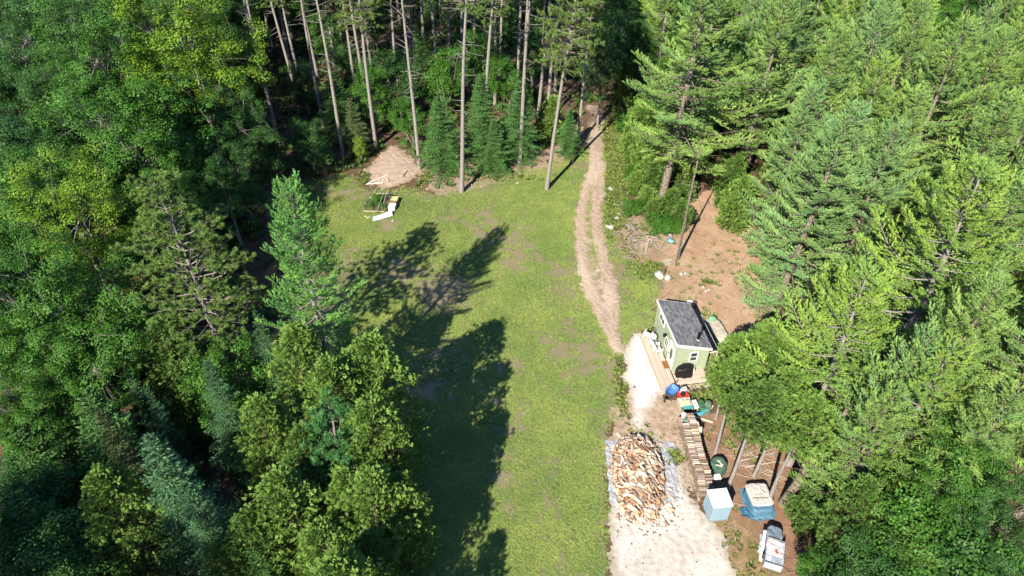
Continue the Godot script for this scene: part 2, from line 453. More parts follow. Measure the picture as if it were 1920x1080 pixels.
func scatter_ground() -> void:
	# short turf
	var tuft := Buf.new()
	for k in 9:
		var a := R(0, TAU); var r := R(0.0, 0.09)
		var base := Vector3(cos(a) * r, 0, sin(a) * r); var la := R(0, TAU)
		var tip := base + Vector3(cos(la) * 0.07, R(0.03, 0.075), sin(la) * 0.07)
		var w := Vector3(-sin(la), 0, cos(la)) * 0.020
		tuft.tri(base - w, tip, base + w, Color.WHITE)
	var xs: Array[Transform3D] = []; var cs := PackedColorArray()
	var tries := 0
	while xs.size() < 120000 and tries < 400000:
		tries += 1
		var x := R(-21, 12); var z := R(-66, -15)
		if x < -13.0 and z > -46.0 or x < -9.5 and z > -24: continue
		var p := Vector2(x, z)
		var b := bare(x, z)
		if rng.randf() < b * 1.15 + 0.08: continue
		var d := poly_dist(p, lawn_poly)
		if d < -0.9 or d < 1.2 and rng.randf() > 0.35 + d * 0.4: continue
		if track_bare(p) or poly_dist(p, gravel_poly) > R(-0.2, 0.15) or poly_dist(p, sand_poly) > R(-0.4, 0.1): continue
		var s := R(0.7, 1.5)
		xs.append(Transform3D(Basis(Vector3.UP, R(0, TAU)).scaled(Vector3(s, s * R(0.6, 1.3), s)), Vector3(x, 0.01, z)))
		var n := wob.get_noise_2d(x * 2.2 + 100, z * 2.2) + fine.get_noise_2d(x * 0.8, z * 0.8) * 0.6 + R(-0.35, 0.35)
		cs.push_back(Color(0.66, 0.76, 0.64).lerp(Color(1.04, 1.0, 0.85), clampf(0.5 + n * 0.8, 0.0, 1.0)) * R(0.75, 1.15))
	multi("grass", "short yellow-green turf with clover covering the clearing", "grass", tuft.mesh(), M.grass, xs, cs)
	# taller weeds along the track, the gravel and the hut
	var weed := Buf.new()
	for k in 16:
		var a := R(0, TAU); var up := R(0.4, 1.2)
		var base := Vector3(cos(a), 0, sin(a)) * R(0, 0.10)
		var dir := Vector3(cos(a) * cos(up), sin(up), sin(a) * cos(up))
		var l := R(0.16, 0.34); var w := Vector3(-sin(a), 0, cos(a)) * R(0.02, 0.045)
		weed.tri(base, base + dir * l * 0.5 + w, base + dir * l, Color.WHITE)
		weed.tri(base, base + dir * l, base + dir * l * 0.5 - w, Color.WHITE)
	xs = []; cs = PackedColorArray()
	var zones := [[10.2, -61, 0.8, 5.0, 900], [11.2, -68, 1.2, 4.0, 700], [9.4, -55, 0.8, 3.0, 200], [11.3, -52.5, 2.2, 3.0, 110], [15.5, -44.5, 2.5, 4.0, 45], [13.2, -32.3, 0.9, 0.6, 60], [9.4, -28.6, 1.0, 1.2, 14], [12.9, -21.5, 0.8, 2.5, 14], [13.6, -19.5, 0.9, 1.8, 16], [-14.6, -60.4, 0.5, 0.8, 60], [-8.6, -60, 0.7, 1.0, 60],
		[10.6, -27.3, 0.4, 0.6, 40], [7.7, -33.5, 0.4, 3.0, 60], [-12.6, -55.8, 1.2, 1.2, 90], [14.6, -34.5, 0.6, 1.5, 80], [15.2, -38, 0.8, 3.0, 60], [11.6, -46.2, 1.5, 1.0, 120], [16.4, -44.6, 0.25, 0.25, 14], [19.5, -45, 1.8, 4, 60], [14.5, -28.4, 1.5, 1.5, 24], [-2, -60.6, 4, 0.5, 80], [17, -29, 2.5, 1.5, 80]]
	for q in zones:
		for k in q[4]:
			var x: float = q[0] + rng.randfn() * q[2] * 0.6; var z: float = q[1] + rng.randfn() * q[3] * 0.6
			if poly_dist(Vector2(x, z), track_poly) > 0.0 and z > -70: continue
			var s := R(0.5, 1.25)
			xs.append(Transform3D(Basis(Vector3.UP, R(0, TAU)).scaled(Vector3.ONE * s), Vector3(x, 0.0, z)))
			cs.push_back(Color(0.75, 0.85, 0.8).lerp(Color(1.5, 1.25, 1.0), rng.randf()) * R(0.8, 1.2))
	multi("weeds", "tall pale weeds along the track edge and around the yard", "weeds", weed.mesh(), M.weed, xs, cs)
	# green undergrowth in the forest
	xs = []; cs = PackedColorArray()
	for k in 42000:
		var x := R(-70, 60); var z := R(-125, -12)
		if absf(x) > 0.74 * (absf(z) + 14.0): continue
		if x > 10.0 and x < 22.5 and z > -58.0: continue
		var p := Vector2(x, z)
		if poly_dist(p, lawn_poly) > -0.7 or poly_dist(p, sand_poly) > -0.5 or poly_dist(p, track_poly) > -0.6 or poly_dist(p, gravel_poly) > -1.0: continue
		if wob.get_noise_2d(x * 1.5, z * 1.5) < -0.12 + R(-0.2, 0.2) - (0.3 if x < -22.0 else 0.0): continue
		if z > -72.0 and x > -12.0 and x < 9.0 and rng.randf() < 0.6: continue
		var s := R(0.9, 2.4)
		xs.append(Transform3D(Basis(Vector3.UP, R(0, TAU)).scaled(Vector3(s, s * R(0.6, 1.2), s)), Vector3(x, 0.0, z)))
		cs.push_back(Color(0.45, 0.75, 0.6).lerp(Color(0.85, 1.0, 0.7), rng.randf()) * R(0.6, 1.0))
	multi("undergrowth", "ferns and low leafy plants covering the shaded forest floor", "undergrowth", weed.mesh(), M.weed, xs, cs)
	# fallen twigs on the forest floor
	var tw := Buf.new()
	tw.bar(Vector3(-0.5, 0.012, 0), Vector3(0.02, 0.02, 0.04), 0.022, 0.018)
	tw.bar(Vector3(0.02, 0.02, 0.04), Vector3(0.5, 0.012, 0.0), 0.016, 0.014)
	xs = []; cs = PackedColorArray()
	for k in 5200:
		var x: float; var z: float
		if k < 1700:
			x = R(11, 24); z = R(-60, -33)
		elif k < 3000:
			x = R(12.5, 22); z = R(-31, -18)
		elif k < 4200:
			x = R(-16, 12); z = R(-80, -58)
		else:
			x = R(9.6, 13.5); z = R(-56, -47)
		var p := Vector2(x, z)
		if poly_dist(p, gravel_poly) > 0 or poly_dist(p, lawn_poly) > 0.6 or poly_dist(p, track_poly) > 0: continue
		var l := R(0.15, 0.6) if rng.randf() < 0.9 else R(0.6, 1.6)
		xs.append(Transform3D(Basis(Vector3.UP, R(0, TAU)) * Basis.from_scale(Vector3(l, 1.0 + l * 0.6, 1.0 + l)), Vector3(x, 0.006, z)))
		cs.push_back(Color(0.8, 0.66, 0.55).lerp(Color(1.7, 1.5, 1.35), pow(rng.randf(), 1.5)))
	multi("fallen_twigs", "dead twigs and bark scraps scattered on the needle litter", "twigs", tw.mesh(), M.twig, xs, cs)
	# chips and bark scraps round the firewood
	xs = []; cs = PackedColorArray()
	for k in 1500:
		var x := 8.1 + rng.randfn() * 1.0; var z := -25.7 + rng.randfn() * 1.7
		if k % 3 == 0: x = 11.7 + rng.randfn() * 0.6; z = R(-30.5, -24.0)
		xs.append(Transform3D(Basis(Vector3.UP, R(0, TAU)) * Basis.from_scale(Vector3(R(0.04, 0.15), R(1, 2), R(0.8, 2.2))), Vector3(x, 0.05 if x < 10.7 else 0.03, z)))
		var t := R(0.5, 1.0)
		cs.push_back(Color(1.9 * t, 1.6 * t, 1.3 * t) if rng.randf() < 0.6 else Color(1.1, 0.95, 0.8) * t)
	multi("wood_chips", "wood chips and bark scraps lying round the firewood", "wood chips", tw.mesh(), M.twig, xs, cs)
	# loose stones and clods on the drive and the track
	var st := Buf.new()
	st.ball(Vector3(0, 0.012, 0), Vector3(0.03, 0.018, 0.024), Color.WHITE, 4, 6)
	xs = []; cs = PackedColorArray()
	for k in 9000:
		var x := R(5.2, 14.5); var z := R(-66, -14)
		var p := Vector2(x, z)
		var g := poly_dist(p, gravel_poly)
		if g < 0.05 and poly_dist(p, track_poly) < 0.1: continue
		var s := R(0.4, 1.3) if rng.randf() < 0.96 else R(1.3, 2.4)
		xs.append(Transform3D(Basis(Vector3.UP, R(0, TAU)).scaled(Vector3.ONE * s), Vector3(x, 0.02, z)))
		var t := R(0.3, 0.85)
		if rng.randf() < 0.05: t = 0.16
		cs.push_back(Color(t, t * 0.9, t * 0.79))
	multi("loose_stones", "loose pale stones on the drive and the dirt track", "gravel", st.mesh(), M.stone, xs, cs)

# ---------------------------------------------------------------- the hut
func build_shed() -> void:
	rng.seed = 31
	var L := 4.4; var W := 2.4; var hl := 3.02; var hr := 2.33; var fl := 0.30
	var hut := thing("hut", "small sage green hut with white trim and a sloping slate grey shingle roof", "hut", Vector3(11.56, 0, -34.48), 0.143)
	var top := func(u: float) -> float: return hl - (hl - hr) * u / W
	# walls: solid panels with lapped boards in front of them (local x across, -z along)
	var wall := Buf.new()
	wall.quad(Vector3(0, 0.12, 0), Vector3(0, top.call(0.0), 0), Vector3(W, top.call(W), 0), Vector3(W, 0.12, 0), Color.WHITE)
	wall.quad(Vector3(W, 0.12, -L), Vector3(W, top.call(W), -L), Vector3(0, top.call(0.0), -L), Vector3(0, 0.12, -L), Color.WHITE)
	wall.quad(Vector3(0, 0.12, -L), Vector3(0, top.call(0.0), -L), Vector3(0, top.call(0.0), 0), Vector3(0, 0.12, 0), Color.WHITE)
	wall.quad(Vector3(W, 0.12, 0), Vector3(W, top.call(W), 0), Vector3(W, top.call(W), -L), Vector3(W, 0.12, -L), Color.WHITE)
	var w := obj("wall", wall, M.siding, hut)
	var side := Buf.new()
	var h := fl
	var c := Color.WHITE
	while h < hl - 0.05:
		var e := minf(0.155, hl - 0.02 - h)
		var tilt := Basis(Vector3(0, 0, 1), -0.06)
		c = Color.WHITE * R(0.95, 1.0); c.a = 1
		side.box(Vector3(-0.012, h + e * 0.5, -L * 0.5), Vector3(0.014, e, L + 0.01), c, tilt)
		if h + e < hr: side.box(Vector3(W + 0.012, h + e * 0.5, -L * 0.5), Vector3(0.014, e, L + 0.01), c, Basis(Vector3(0, 0, 1), 0.06))
		var um := W if h + e < hr else W * clampf((hl - h - e) / (hl - hr), 0.05, 1.0)
		side.box(Vector3(um * 0.5, h + e * 0.5, 0.012), Vector3(um, e, 0.014), c, Basis(Vector3(1, 0, 0), -0.06))
		side.box(Vector3(um * 0.5, h + e * 0.5, -L - 0.012), Vector3(um, e, 0.014), c, Basis(Vector3(1, 0, 0), 0.06))
		h += 0.15
	var sd := obj("siding", side, M.siding, w); sd.set_meta("kind", "stuff")
	# corner boards
	for q in [[0, 0], [W, 0], [0, -L], [W, -L]]:
		var b := Buf.new(); b.box(Vector3(q[0], 0.2 + (top.call(q[0]) - 0.2) * 0.5, q[1]), Vector3(0.10, top.call(q[0]) - 0.22, 0.10)); obj("corner_board", b, M.siding, hut)
	# roof
	var a := Vector3(-0.14, top.call(-0.14) + 0.13, 0.17); var d := Vector3(W + 0.16, top.call(W + 0.16) + 0.13, 0.17)
	var sl := (d - a).normalized(); var nr := Vector3(0, 0, 1).cross(sl).normalized()
	var rb := Basis(sl, nr, Vector3(0, 0, 1)); var run := (d - a).length(); var len := L + 0.34
	var mid := (a + d) * 0.5 - Vector3(0, 0, len * 0.5)
	var deck := Buf.new(); deck.box(mid - nr * 0.02, Vector3(run, 0.04, len), Color(0.25, 0.25, 0.27), rb)
	var roof := obj("roof", deck, M.shingle, hut)
	var sh := Buf.new()
	var rows := 19; var tabs := 15
	for i in rows:
		for k in tabs:
			var t := R(0.6, 1.25)
			var col := Color(0.24, 0.252, 0.28) * t
			if rng.randf() < 0.12: col = Color(0.33, 0.345, 0.37)
			col.a = 1.0
			var off := 0.16 if i % 2 else 0.0
			var z := -len * (k + 0.5) / tabs + 0.17 + off
			var p := a + sl * (run * (i + 0.5) / rows) + nr * 0.012
			p.z = clampf(z, -len + 0.17 + 0.16, 0.17 - 0.16)
			if off and k == 0: p.z = z - 0.0
			if off and k == 0: p.z = 0.17 - 0.24
			sh.box(p + nr * R(0.0, 0.006), Vector3(run / rows + 0.02, 0.012, len / tabs - 0.012), col, rb * Basis(Vector3(0, 0, 1), 0.045))
	var s2 := obj("shingles", sh, M.shingle, roof); s2.set_meta("kind", "stuff")
	# white fascia boards
	for q in [[a + Vector3(-0.012, -0.09, 0.0), a + Vector3(-0.012, -0.09, -len)], [d + Vector3(0.012, -0.09, 0.0), d + Vector3(0.012, -0.09, -len)], [a + Vector3(0, -0.09, 0.014), d + Vector3(0, -0.09, 0.014)], [a + Vector3(0, -0.09, -len - 0.014), d + Vector3(0, -0.09, -len - 0.014)]]:
		var b := Buf.new(); b.bar(q[0], q[1], 0.028, 0.20); obj("fascia", b, M.white, hut)
	var drip := Buf.new(); drip.bar(a + nr * 0.022, a + nr * 0.022 - Vector3(0, 0, len), 0.05, 0.01); drip.bar(a + nr * 0.024 + Vector3(0.02, 0, 0.0), d + nr * 0.024 + Vector3(0, 0, 0.0), 0.05, 0.01)
	obj("drip_edge", drip, M.white, roof)
	# windows: local helper for a framed opening on a wall
	var win := func(o: Vector3, ux: Vector3, sx: float, sy: float, split_across: bool, panes: int) -> void:
		var nrm := ux.cross(Vector3.UP)
		var bb := Basis(ux, Vector3.UP, nrm)
		var f := Buf.new(); var t := 0.09
		f.box(o + Vector3(0, sy * 0.5 - t * 0.5, 0), Vector3(sx, t, 0.06), c, bb); f.box(o - Vector3(0, sy * 0.5 - t * 0.5, 0), Vector3(sx, t, 0.075), c, bb)
		f.box(o + ux * (sx * 0.5 - t * 0.5), Vector3(t, sy - t * 2, 0.06), c, bb); f.box(o - ux * (sx * 0.5 - t * 0.5), Vector3(t, sy - t * 2, 0.06), c, bb)
		if split_across: f.box(o, Vector3(sx - t * 2, 0.07, 0.05), c, bb)
		else: f.box(o, Vector3(0.07, sy - t * 2, 0.05), c, bb)
		var wn := obj("window", f, M.white, hut)
		for k in panes:
			var g := Buf.new(); var sgn := -0.5 if k == 0 else 0.5
			var px := sx - t * 2; var py := sy - t * 2
			if split_across: g.box(o + Vector3(0, sgn * (py * 0.5 + 0.035), 0) , Vector3(px, py * 0.5 - 0.035, 0.02), Color.WHITE, bb)
			else: g.box(o + ux * sgn * (px * 0.5 + 0.035), Vector3(px * 0.5 - 0.035, py, 0.02), Color.WHITE, bb)
			obj("pane", g, M.glass, wn)
	win.call(Vector3(-0.045, 2.42, -3.22), Vector3(0, 0, 1), 1.12, 0.66, false, 2)
	win.call(Vector3(-0.045, 1.48, -1.72), Vector3(0, 0, 1), 0.70, 0.92, false, 2)
	win.call(Vector3(1.36, 1.66, 0.045), Vector3(1, 0, 0), 0.62, 0.94, true, 2)
	# white door with a dark oval light
	var door := Buf.new()
	door.box(Vector3(-0.035, fl + 1.02, -0.62), Vector3(0.05, 2.02, 0.86))
	var dr := obj("door", door, M.white, hut)
	var fr := Buf.new()
	fr.box(Vector3(-0.045, fl + 1.04, -0.145), Vector3(0.06, 2.12, 0.08)); fr.box(Vector3(-0.045, fl + 1.04, -1.095), Vector3(0.06, 2.12, 0.08)); fr.box(Vector3(-0.045, fl + 2.09, -0.62), Vector3(0.058, 0.09, 0.866))
	obj("door_frame", fr, M.white, dr)
	var ov := Buf.new()
	ov.grid(3, 20, func(s, t):
		var k: float = [0.0, 1.0, 1.02][int(round(s * 2))]
		return Vector3(-0.072 + (0.012 if s > 0.9 else 0.0), fl + 1.18 + sin(t * TAU) * 0.52 * k, -0.62 - cos(t * TAU) * 0.20 * k), func(_s, _t): return Color.WHITE, true)
	obj("oval_glass", ov, M.glass, dr)
	var hd := Buf.new(); hd.ball(Vector3(-0.10, fl + 0.95, -0.97), Vector3(0.04, 0.035, 0.035)); obj("door_handle", hd, M.black_metal, dr)
	# wall lantern
	var lamp := Buf.new(); lamp.box(Vector3(-0.04, 2.08, -1.95), Vector3(0.05, 0.2, 0.12)); lamp.box(Vector3(-0.15, 2.14, -1.95), Vector3(0.2, 0.04, 0.04)); lamp.box(Vector3(-0.22, 2.02, -1.95), Vector3(0.15, 0.22, 0.15)); lamp.box(Vector3(-0.22, 2.14, -1.95), Vector3(0.2, 0.03, 0.2))
	obj("wall_lantern", lamp, M.black_metal, hut)
	# stove pipe
	var ch := Vector3(1.72, top.call(1.72) + 0.1, -0.62)
	var pipe := Buf.new(); pipe.tube(PackedVector3Array([ch, ch + Vector3(0, 0.92, 0)]), PackedFloat32Array([0.10, 0.10]), 14, Color.WHITE, true)
	var pp := obj("stove_pipe", pipe, M.black_metal, hut)
	var cap := Buf.new(); cap.tube(PackedVector3Array([ch + Vector3(0, 0.93, 0), ch + Vector3(0, 1.06, 0), ch + Vector3(0, 1.10, 0)]), PackedFloat32Array([0.14, 0.14, 0.09]), 14, Color.WHITE, true); obj("pipe_cap", cap, M.steel, pp)
	var fls := Buf.new(); fls.tube(PackedVector3Array([ch + Vector3(0, -0.06, 0), ch + Vector3(0, 0.03, 0), ch + Vector3(0, 0.10, 0)]), PackedFloat32Array([0.2, 0.19, 0.11]), 14, Color.WHITE, true); obj("flashing", fls, M.white, pp)
	# solar panel along the low eave
	var sp := thing("solar_panel", "black solar panel with a cell grid hung along the low eave of the hut", "solar panel", Vector3(11.56, 0, -34.48), 0.143)
	var s0 := Vector3(W + 0.22, 2.30, 0.0); var s1 := Vector3(W + 0.72, 2.02, 0.0)
	var su := (s1 - s0).normalized(); var sn := Vector3(0, 0, 1).cross(su).normalized(); var sb := Basis(su, sn, Vector3(0, 0, 1)); var sw := (s1 - s0).length()
	var smid := (s0 + s1) * 0.5 + Vector3(0, 0, -1.32)
	var back := Buf.new(); back.box(smid, Vector3(sw, 0.03, 2.75), Color.WHITE, sb); obj("panel", back, M.black, sp)
	var fb := Buf.new(); fb.box(smid + su * (sw * 0.5 + 0.02), Vector3(0.04, 0.05, 2.83), Color.WHITE, sb); obj("frame", fb, M.white, sp)
	for i in 11:
		for k in 2:
			var cl := Buf.new(); cl.box(smid + su * (k - 0.5) * sw * 0.48 + sn * 0.018 + Vector3(0, 0, (i - 5) * 0.245), Vector3(sw * 0.44, 0.008, 0.225), Color.WHITE, sb); obj("cell", cl, M.cell, sp)
	for q in [0.02, -2.66]:
		var leg := Buf.new(); leg.bar(Vector3(W + 0.7, 0.0, q), Vector3(W + 0.7, 2.0, q), 0.05, 0.05); obj("post", leg, M.white, sp)
	var brace := Buf.new(); brace.bar(Vector3(W + 0.1, 1.9, 0.06), Vector3(W + 0.74, 2.0, 0.06), 0.05, 0.05); obj("brace", brace, M.white, sp)
	# deck round two sides, board by board
	var dk := thing("deck", "low wooden deck of pale planks wrapping round the hut", "deck", Vector3(11.56, 0, -34.48), 0.143)
	var wood := func() -> Color:
		var t := R(0.8, 1.1); return Color(0.60 * t, 0.49 * t, 0.40 * t)
	for i in 7:
		var b := Buf.new(); var x := -1.14 + i * 0.155
		b.box(Vector3(x, 0.285, -1.28), Vector3(0.145, 0.035, 5.3 if i > 0 else 5.34), wood.call()); obj("plank", b, M.deck, dk)
	for i in 8:
		var b := Buf.new(); var z := 1.20 - i * 0.155
		b.box(Vector3(1.13, 0.285 + (0.006 if i == 0 else 0.0), z), Vector3(2.35, 0.035, 0.145), wood.call()); obj("plank", b, M.deck, dk)
	var rim := Buf.new()
	rim.box(Vector3(-1.235, 0.18, -1.28), Vector3(0.03, 0.2, 5.34), Color(0.5, 0.4, 0.3)); rim.box(Vector3(0.53, 0.17, 1.4), Vector3(3.5, 0.2, 0.03), Color(0.5, 0.38, 0.29)); rim.box(Vector3(2.32, 0.17, 0.65), Vector3(0.03, 0.2, 1.46), Color(0.5, 0.38, 0.29))
	rim.box(Vector3(-0.6, 0.17, -3.95), Vector3(1.2, 0.2, 0.03), Color(0.5, 0.38, 0.29))
	obj("rim_board", rim, M.deck, dk)
	for q in [[-1.0, 1.2], [0.5, 1.2], [2.1, 1.2], [-1.0, -1.4], [-1.0, -3.8], [2.1, 0.1]]:
		var bl := Buf.new(); bl.box(Vector3(q[0], 0.06, q[1]), Vector3(0.3, 0.14, 0.3), Color(0.5, 0.48, 0.45)); obj("footing", bl, M.stone, dk)
	var hutxf := Transform3D(Basis(Vector3.UP, 0.143), Vector3(11.56, 0, -34.48))
	# things on the deck
	var mt := Buf.new(); mt.box(Vector3.ZERO, Vector3(0.42, 0.02, 0.74), Color(0.17, 0.075, 0.035)); mt.box(Vector3(0, 0.004, 0), Vector3(0.34, 0.02, 0.66), Color(0.21, 0.095, 0.042))
	var m0 := obj("doormat", mt, M.plastic); m0.transform = hutxf * Transform3D(Basis(), Vector3(-0.27, 0.315, -0.66)); tag(m0, "brown doormat in front of the white door", "doormat")
	for q in [[-0.62, -2.55, 0.5, "white plastic garden chair in the deck, middle one of three"], [-0.50, -1.92, 0.2, "white plastic garden chair nearest the door"], [-0.80, -3.50, 0.9, "white plastic garden chair at the far corner of the deck"]]:
		var g := hutxf * Vector3(q[0], 0.303, q[1])
		garden_chair(g, 0.143 + q[2] - PI * 0.5, q[3])
	var tb := thing("garden_table", "round white plastic table between the chairs on the deck", "table", hutxf * Vector3(-0.66, 0.303, -3.05))
	var tt := Buf.new(); tt.tube(PackedVector3Array([Vector3(0, 0.60, 0), Vector3(0, 0.63, 0), Vector3(0, 0.635, 0)]), PackedFloat32Array([0.36, 0.37, 0.35]), 20, Color(0.85, 0.85, 0.83), true); obj("tabletop", tt, M.white, tb)
	for k in 4:
		var lg := Buf.new(); var an := k * PI / 2 + 0.4; lg.tube(PackedVector3Array([Vector3(cos(an) * 0.33, 0, sin(an) * 0.33), Vector3(cos(an) * 0.24, 0.6, sin(an) * 0.24)]), PackedFloat32Array([0.03, 0.025]), 6); obj("leg", lg, M.white, tb)
	var hoop := Buf.new()
	var ring := PackedVector3Array(); var rr := PackedFloat32Array()
	for k in 21: ring.push_back(Vector3(cos(k * TAU / 20) * 0.33, 0.33 + sin(k * TAU / 20) * 0.33, 0.06 * sin(k * TAU / 20))); rr.push_back(0.03)
	hoop.tube(ring, rr, 6)
	var hp := obj("hoop", hoop, M.black); hp.transform = hutxf * Transform3D(Basis(Vector3.UP, PI / 2 + 0.2).rotated(Vector3(0, 0, 1), 0.2), Vector3(-0.22, 0.303, -3.78)); tag(hp, "dark rubber hoop leaning on the green wall behind the far white chair", "hoop")
	# covered barbecue and gas bottle
	var bq := thing("barbecue", "barbecue under a black cover on the front deck below the window", "barbecue", hutxf * Vector3(0.62, 0.303, 0.56), 0.05)
	var cv := Buf.new()
	cv.grid(12, 28, func(s, t):
		var an: float = -t * TAU; var sq: float = pow(pow(absf(cos(an)), 3.0) + pow(absf(sin(an)), 3.0), -1.0 / 3.0)
		var k: float = 1.0 if s > 0.3 else sqrt(maxf(0.0, 1.0 - pow(1.0 - s / 0.3, 2.0)))
		var fold: float = 0.035 * sin(t * 44.0) * s + 0.05 * wob.get_noise_2d(t * 60.0, s * 40.0)
		return Vector3(cos(an) * sq * (0.58 * k + fold), 1.08 - (0.0 if s == 0.0 else pow(s, 1.4) * 0.98) - (0.14 if cos(an) < -0.3 and s < 0.5 else 0.0), sin(an) * sq * (0.31 * k + fold)), func(_s, _t): return Color.WHITE, true)
	obj("cover", cv, M.black, bq)
	for q in [[-0.4, -0.18], [0.4, -0.18], [-0.4, 0.18], [0.4, 0.18]]:
		var lg := Buf.new(); lg.box(Vector3(q[0], 0.07, q[1]), Vector3(0.06, 0.14, 0.06)); obj("leg", lg, M.black_metal, bq)
	var gb := thing("gas_bottle", "white gas bottle standing behind the covered barbecue", "gas bottle", hutxf * Vector3(1.42, 0.303, 0.32))
	var gc := Buf.new(); gc.tube(PackedVector3Array([Vector3(0, 0, 0), Vector3(0, 0.05, 0), Vector3(0, 0.36, 0), Vector3(0, 0.44, 0), Vector3(0, 0.46, 0)]), PackedFloat32Array([0.12, 0.15, 0.15, 0.09, 0.03]), 14, Color.WHITE, true); obj("cylinder", gc, M.white, gb)
	var gv := Buf.new(); gv.tube(PackedVector3Array([Vector3(0, 0.45, 0), Vector3(0, 0.56, 0)]), PackedFloat32Array([0.1, 0.1]), 12); obj("collar", gv, M.white, gb)
	var va := Buf.new(); va.box(Vector3(0, 0.5, 0), Vector3(0.05, 0.1, 0.05)); obj("valve", va, M.steel, gb)

func garden_chair(at: Vector3, turn: float, label: String) -> void:
	var t := thing("garden_chair", label, "chair", at, turn, "white chairs on the deck")
	var s := Buf.new(); s.box(Vector3(0, 0.38, 0), Vector3(0.5, 0.04, 0.48), Color.WHITE, Basis(Vector3(1, 0, 0), -0.08)); obj("seat", s, M.white, t)
	var b := Buf.new()
	for k in 5: b.box(Vector3((k - 2) * 0.1, 0.66 - absf(k - 2) * 0.03, 0.29), Vector3(0.088, 0.58, 0.03), Color.WHITE, Basis(Vector3(1, 0, 0), 0.22))
	b.box(Vector3(0, 0.62, 0.31), Vector3(0.46, 0.06, 0.02), Color.WHITE, Basis(Vector3(1, 0, 0), 0.22))
	obj("backrest", b, M.white, t)
	for q in [-1, 1]:
		var a := Buf.new(); a.box(Vector3(q * 0.28, 0.56, 0.0), Vector3(0.09, 0.03, 0.56)); obj("armrest", a, M.white, t)
		for z in [-0.22, 0.24]:
			var l := Buf.new(); l.bar(Vector3(q * 0.29, 0, z * 1.1), Vector3(q * 0.26, 0.55, z), 0.05, 0.05); obj("leg", l, M.white, t)

# ---------------------------------------------------------------- trees
func aim(at: Vector3, z: Vector3, roll := 0.0, s := 1.0) -> Transform3D:
	# +Z of the stamped piece points along z, its +Y stays as near to up as it can
	z = z.normalized()
	var up := Vector3.UP if absf(z.y) < 0.97 else Vector3.RIGHT
	var x := up.cross(z).normalized(); var y := z.cross(x)
	var b := Basis(x, y, z)
	if roll: b = b.rotated(z, roll)
	return Transform3D(b.scaled(Vector3.ONE * s) if s == 1.0 else Basis(b.x * s, b.y * s, b.z * s), at)

func needle(b: Buf, at: Vector3, dir: Vector3, l: float, w: float, col: Color) -> void:
	var side := dir.cross(Vector3(R(-1, 1), R(-1, 1), R(-1, 1))).normalized() * w * 0.5
	b.tri(at - side, at + side, at + dir * l, col)

func shade(lo := 0.65, hi := 1.0) -> Color:
	var t := R(lo, hi)
	return Color(t * R(0.9, 1.0), t, t * R(0.8, 1.0))

func plume(l: float, cnt: int, nl: float, w: float, spread: float) -> Buf:
	# a shoot along +Z set round with bundles of needles
	var b := Buf.new()
	for i in cnt:
		var s := (i + R(0, 1)) / cnt
		var a := i * 2.4 + R(-0.4, 0.4)
		var q := Vector3(cos(a), sin(a) * 0.8 + 0.15, 0)
		var d := (q * spread + Vector3(0, 0, 1.0)).normalized()
		needle(b, Vector3(0, 0.05 * s * s, s * l), d, nl * R(0.8, 1.15), w, shade(0.7, 1.0))
	return b

var plumes := []
var tufts := []
var fans := []
var leafs := []

# one limb of a white pine: a flat, layered spray; returns [foliage, wood]
func pine_limb(L: float, dens: float) -> Array:
	var f := Buf.new(); var w := Buf.new()
	var curve := func(t: float) -> Vector3:
		return Vector3(0.06 * L * sin(t * 3.0), L * (0.13 * t * t * t - 0.10 * sin(PI * minf(t * 1.1, 1.0))) , L * t)
	var pts := PackedVector3Array(); var rad := PackedFloat32Array()
	for i in 6:
		pts.push_back(curve.call(i / 5.0)); rad.push_back((0.012 + 0.012 * L) * (1.0 - 0.85 * i / 5.0))
	w.tube(pts, rad, 3, Color(0.9, 0.9, 0.9))
	var bare_to := clampf(0.05 + 0.045 * L, 0.08, 0.3)
	var t := bare_to
	var side := 1.0
	while t < 0.97:
		var at: Vector3 = curve.call(t)
		var ahead: Vector3 = (curve.call(minf(t + 0.03, 1.0)) - at).normalized()
		var ang := R(0.75, 1.1) * side
		var dir := (ahead.rotated(Vector3.UP, ang) + Vector3(0, R(-0.06, 0.10), 0)).normalized()
		var bl := (0.22 + 0.42 * (1.0 - t) * minf(L, 2.6)) * R(0.75, 1.2)
		if bl > 0.45: w.tube(PackedVector3Array([at, at + dir * bl]), PackedFloat32Array([0.012, 0.004]), 3, Color(0.8, 0.8, 0.8))
		var s := 0.12
		var alt := 1.0
		while s < bl + 0.05:
			var pd := (dir.rotated(Vector3.UP, alt * R(0.15, 0.6)) + Vector3(0, R(0.0, 0.28), 0)).normalized()
			f.stamp(plumes[rng.randi() % plumes.size()], aim(at + dir * s * 0.9 + Vector3(0, 0.02, 0), pd, R(-0.5, 0.5), R(0.8, 1.2)))
			alt = -alt
			s += R(0.10, 0.17) / dens
		f.stamp(plumes[rng.randi() % plumes.size()], aim(at + dir * bl, dir + Vector3(0, 0.18, 0), R(-0.5, 0.5), R(0.9, 1.2)))
		side = -side
		t += R(0.11, 0.16) / maxf(L, 0.6) / dens
	for k in 3:
		f.stamp(plumes[rng.randi() % plumes.size()], aim(curve.call(0.86 + 0.07 * k), Vector3(R(-0.4, 0.4), 0.3, 1), R(-0.5, 0.5), R(0.9, 1.25)))
	return [f, w]

func tree_node(label_kind: String, trunk: Buf, tm: Material, crown: Buf, cm: Material) -> Node3D:
	var o := Node3D.new()
	o.name = label_kind
	obj("trunk", trunk, tm, o)
	if crown: obj("crown", crown, cm, o)
	return o

